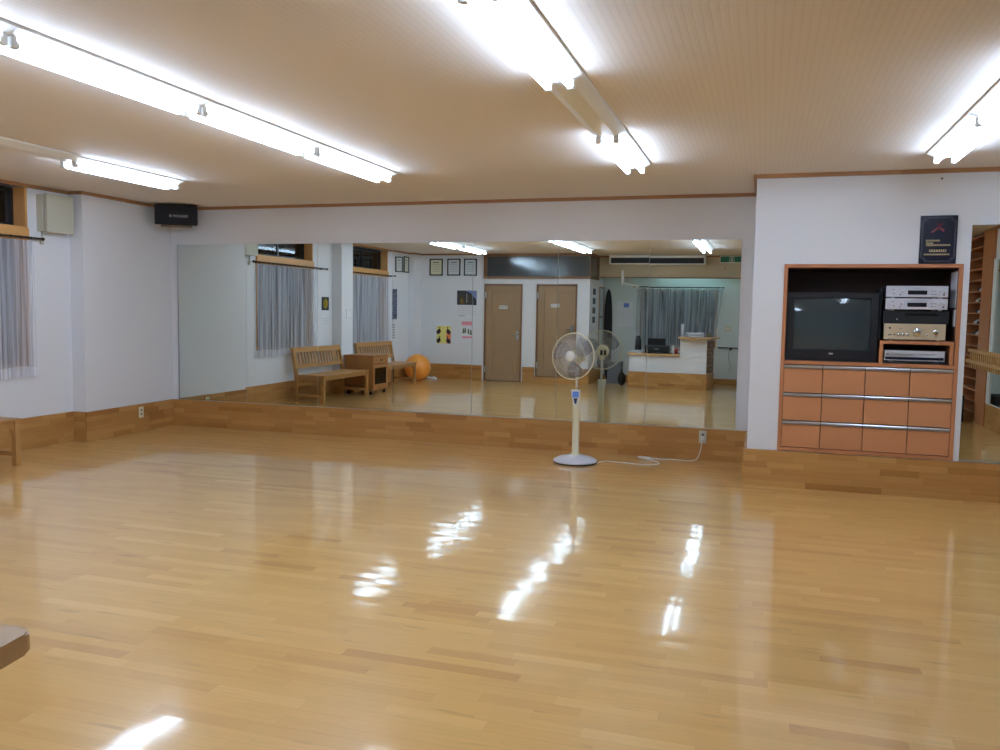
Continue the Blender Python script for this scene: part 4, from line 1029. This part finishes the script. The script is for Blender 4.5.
put('latch', boxes([(x+.010, x+.025, -.72, -.50, 1.30, 1.34)], bev=.002), M_trim, r)
bm = bmesh.new(); pts = []
for k in range(25):
    t_ = k/24; z = .02+1.90*t_; w = .085*math.sqrt(max(0, 1-abs(2*t_-1)**2.6)); pts.append((w, z))
V1 = [(-3.105-w, z) for w, z in pts]; V2 = [(-3.105+w, z) for w, z in pts[::-1]]
prism(bm, V1[1:-1]+[(-3.105, 1.92)]+V2[1:-1]+[(-3.105, .02)], 'Y', YA+.015, YA+.07)
single('board_bag', bm, M_blackm, 'tall black pointed board bag leaning in the alcove corner', 'bag', (-3.115, YA+.06, .02)).location.z = .0
r = thing('grey_box', 'grey box with paper on top in alcove behind the fan', 'box', (-2.80, -.15, 0))
put('body', boxes([(-2.93, -2.66, -.30, .0, 0, .42)], bev=.008), M_grey, r)
put('lid', boxes([(-2.935, -2.655, -.305, .005, .421, .435)], bev=.004), M_greyl, r)
r = thing('black_bag', 'small black bag on floor at the left end of counter', 'bag', (-2.58, .35, 0))
bm = bmesh.new(); bmesh.ops.create_uvsphere(bm, u_segments=20, v_segments=14, radius=1, matrix=Matrix.Translation((-2.58, .35, .13)) @ Matrix.Diagonal((.075, .12, .13, 1)))
for f in bm.faces: f.smooth = True
put('body', bm, M_blackm, r)
put('handle', tube(bmesh.new(), [(-2.58, .35+.07*math.cos(a), .23+.07*math.sin(a)) for a in [PI*k/8 for k in range(9)]], .008), M_blackm, r)
r = thing('alcove_calendar', 'white wall calendar with small blue picture beside alcove curtain', 'calendar', (-2.77, YA, 1.12))
s = put('sheet', B(-2.93, -2.60, YA, YA+.004, 1.125, 1.64), M_paper, r)
put('picture', B(-2.79, -2.68, YA+.004, YA+.005, 1.52, 1.61), M_blue, s)
put('date_print', boxes([(-2.9+.042*c, -2.885+.042*c, YA+.004, YA+.005, 1.17+.055*q, 1.18+.055*q) for c in range(7) for q in range(6)]), M_greyl, s)
r = thing('light_switch', 'beige light switch plate right of the alcove curtain', 'switch', (-.68, YA, 1.06))
put('plate', boxes([(-.74, -.62, YA, YA+.008, 1.07, 1.19)], bev=.003), M_beige, r)
put('rocker', boxes([(-.71, -.65, YA+.008, YA+.012, 1.10, 1.16)], bev=.002), M_cream, r)
r = thing('towel_rail', 'dark wall rail with hanging cord under the alcove switch', 'rail', (-.6, YA, .74))
bm = cyl(bmesh.new(), (-.86, YA+.06, .745), (.2, YA+.06, .745), .012)
put('bar', bm, M_bronze, r)
for xx in (-.60, .1): put('bracket', boxes([(xx-.02, xx+.02, YA, YA+.06, .70, .745)]), M_bronze, r)
put('cord', tube(bmesh.new(), smooth([(-.62, YA+.06, .73), (-.64, YA+.05, .55), (-.60, YA+.05, .38), (-.62, YA+.06, .28)]), .005), M_grey, r)

# ------------------------------------------------------------------ camera, world, render
cam_d = bpy.data.cameras.new('camera'); cam = bpy.data.objects.new('camera', cam_d); COL.objects.link(cam)
F = 834.46; cam_d.sensor_width = 36; cam_d.sensor_fit = 'HORIZONTAL'; cam_d.lens = 36*F/1000; cam_d.clip_start = .05
yaw, pit, rol = .303894, .076677, -.0160413
c_, s_ = math.cos, math.sin
fwd = Vector((-s_(yaw)*c_(pit), c_(yaw)*c_(pit), -s_(pit))); right = Vector((c_(yaw), s_(yaw), 0)); down = fwd.cross(right)
r2 = right*c_(rol)+down*s_(rol); d2 = -right*s_(rol)+down*c_(rol)
cam.matrix_world = Matrix(((r2.x, -d2.x, -fwd.x, 0), (r2.y, -d2.y, -fwd.y, 0), (r2.z, -d2.z, -fwd.z, 1.41), (0, 0, 0, 1)))
scene.camera = cam
w = bpy.data.worlds.new('night'); scene.world = w; w.use_nodes = True
w.node_tree.nodes['Background'].inputs[0].default_value = (.012, .014, .022, 1); w.node_tree.nodes['Background'].inputs[1].default_value = 1
scene.view_settings.view_transform = 'Standard'; scene.view_settings.look = 'None'
scene.view_settings.exposure = 0.0; scene.view_settings.gamma = 1; scene.view_settings.use_curve_mapping = False
scene.cycles.max_bounces = 14; scene.cycles.diffuse_bounces = 6; scene.cycles.glossy_bounces = 8; scene.cycles.transparent_max_bounces = 24
scene.cycles.sample_clamp_indirect = 6
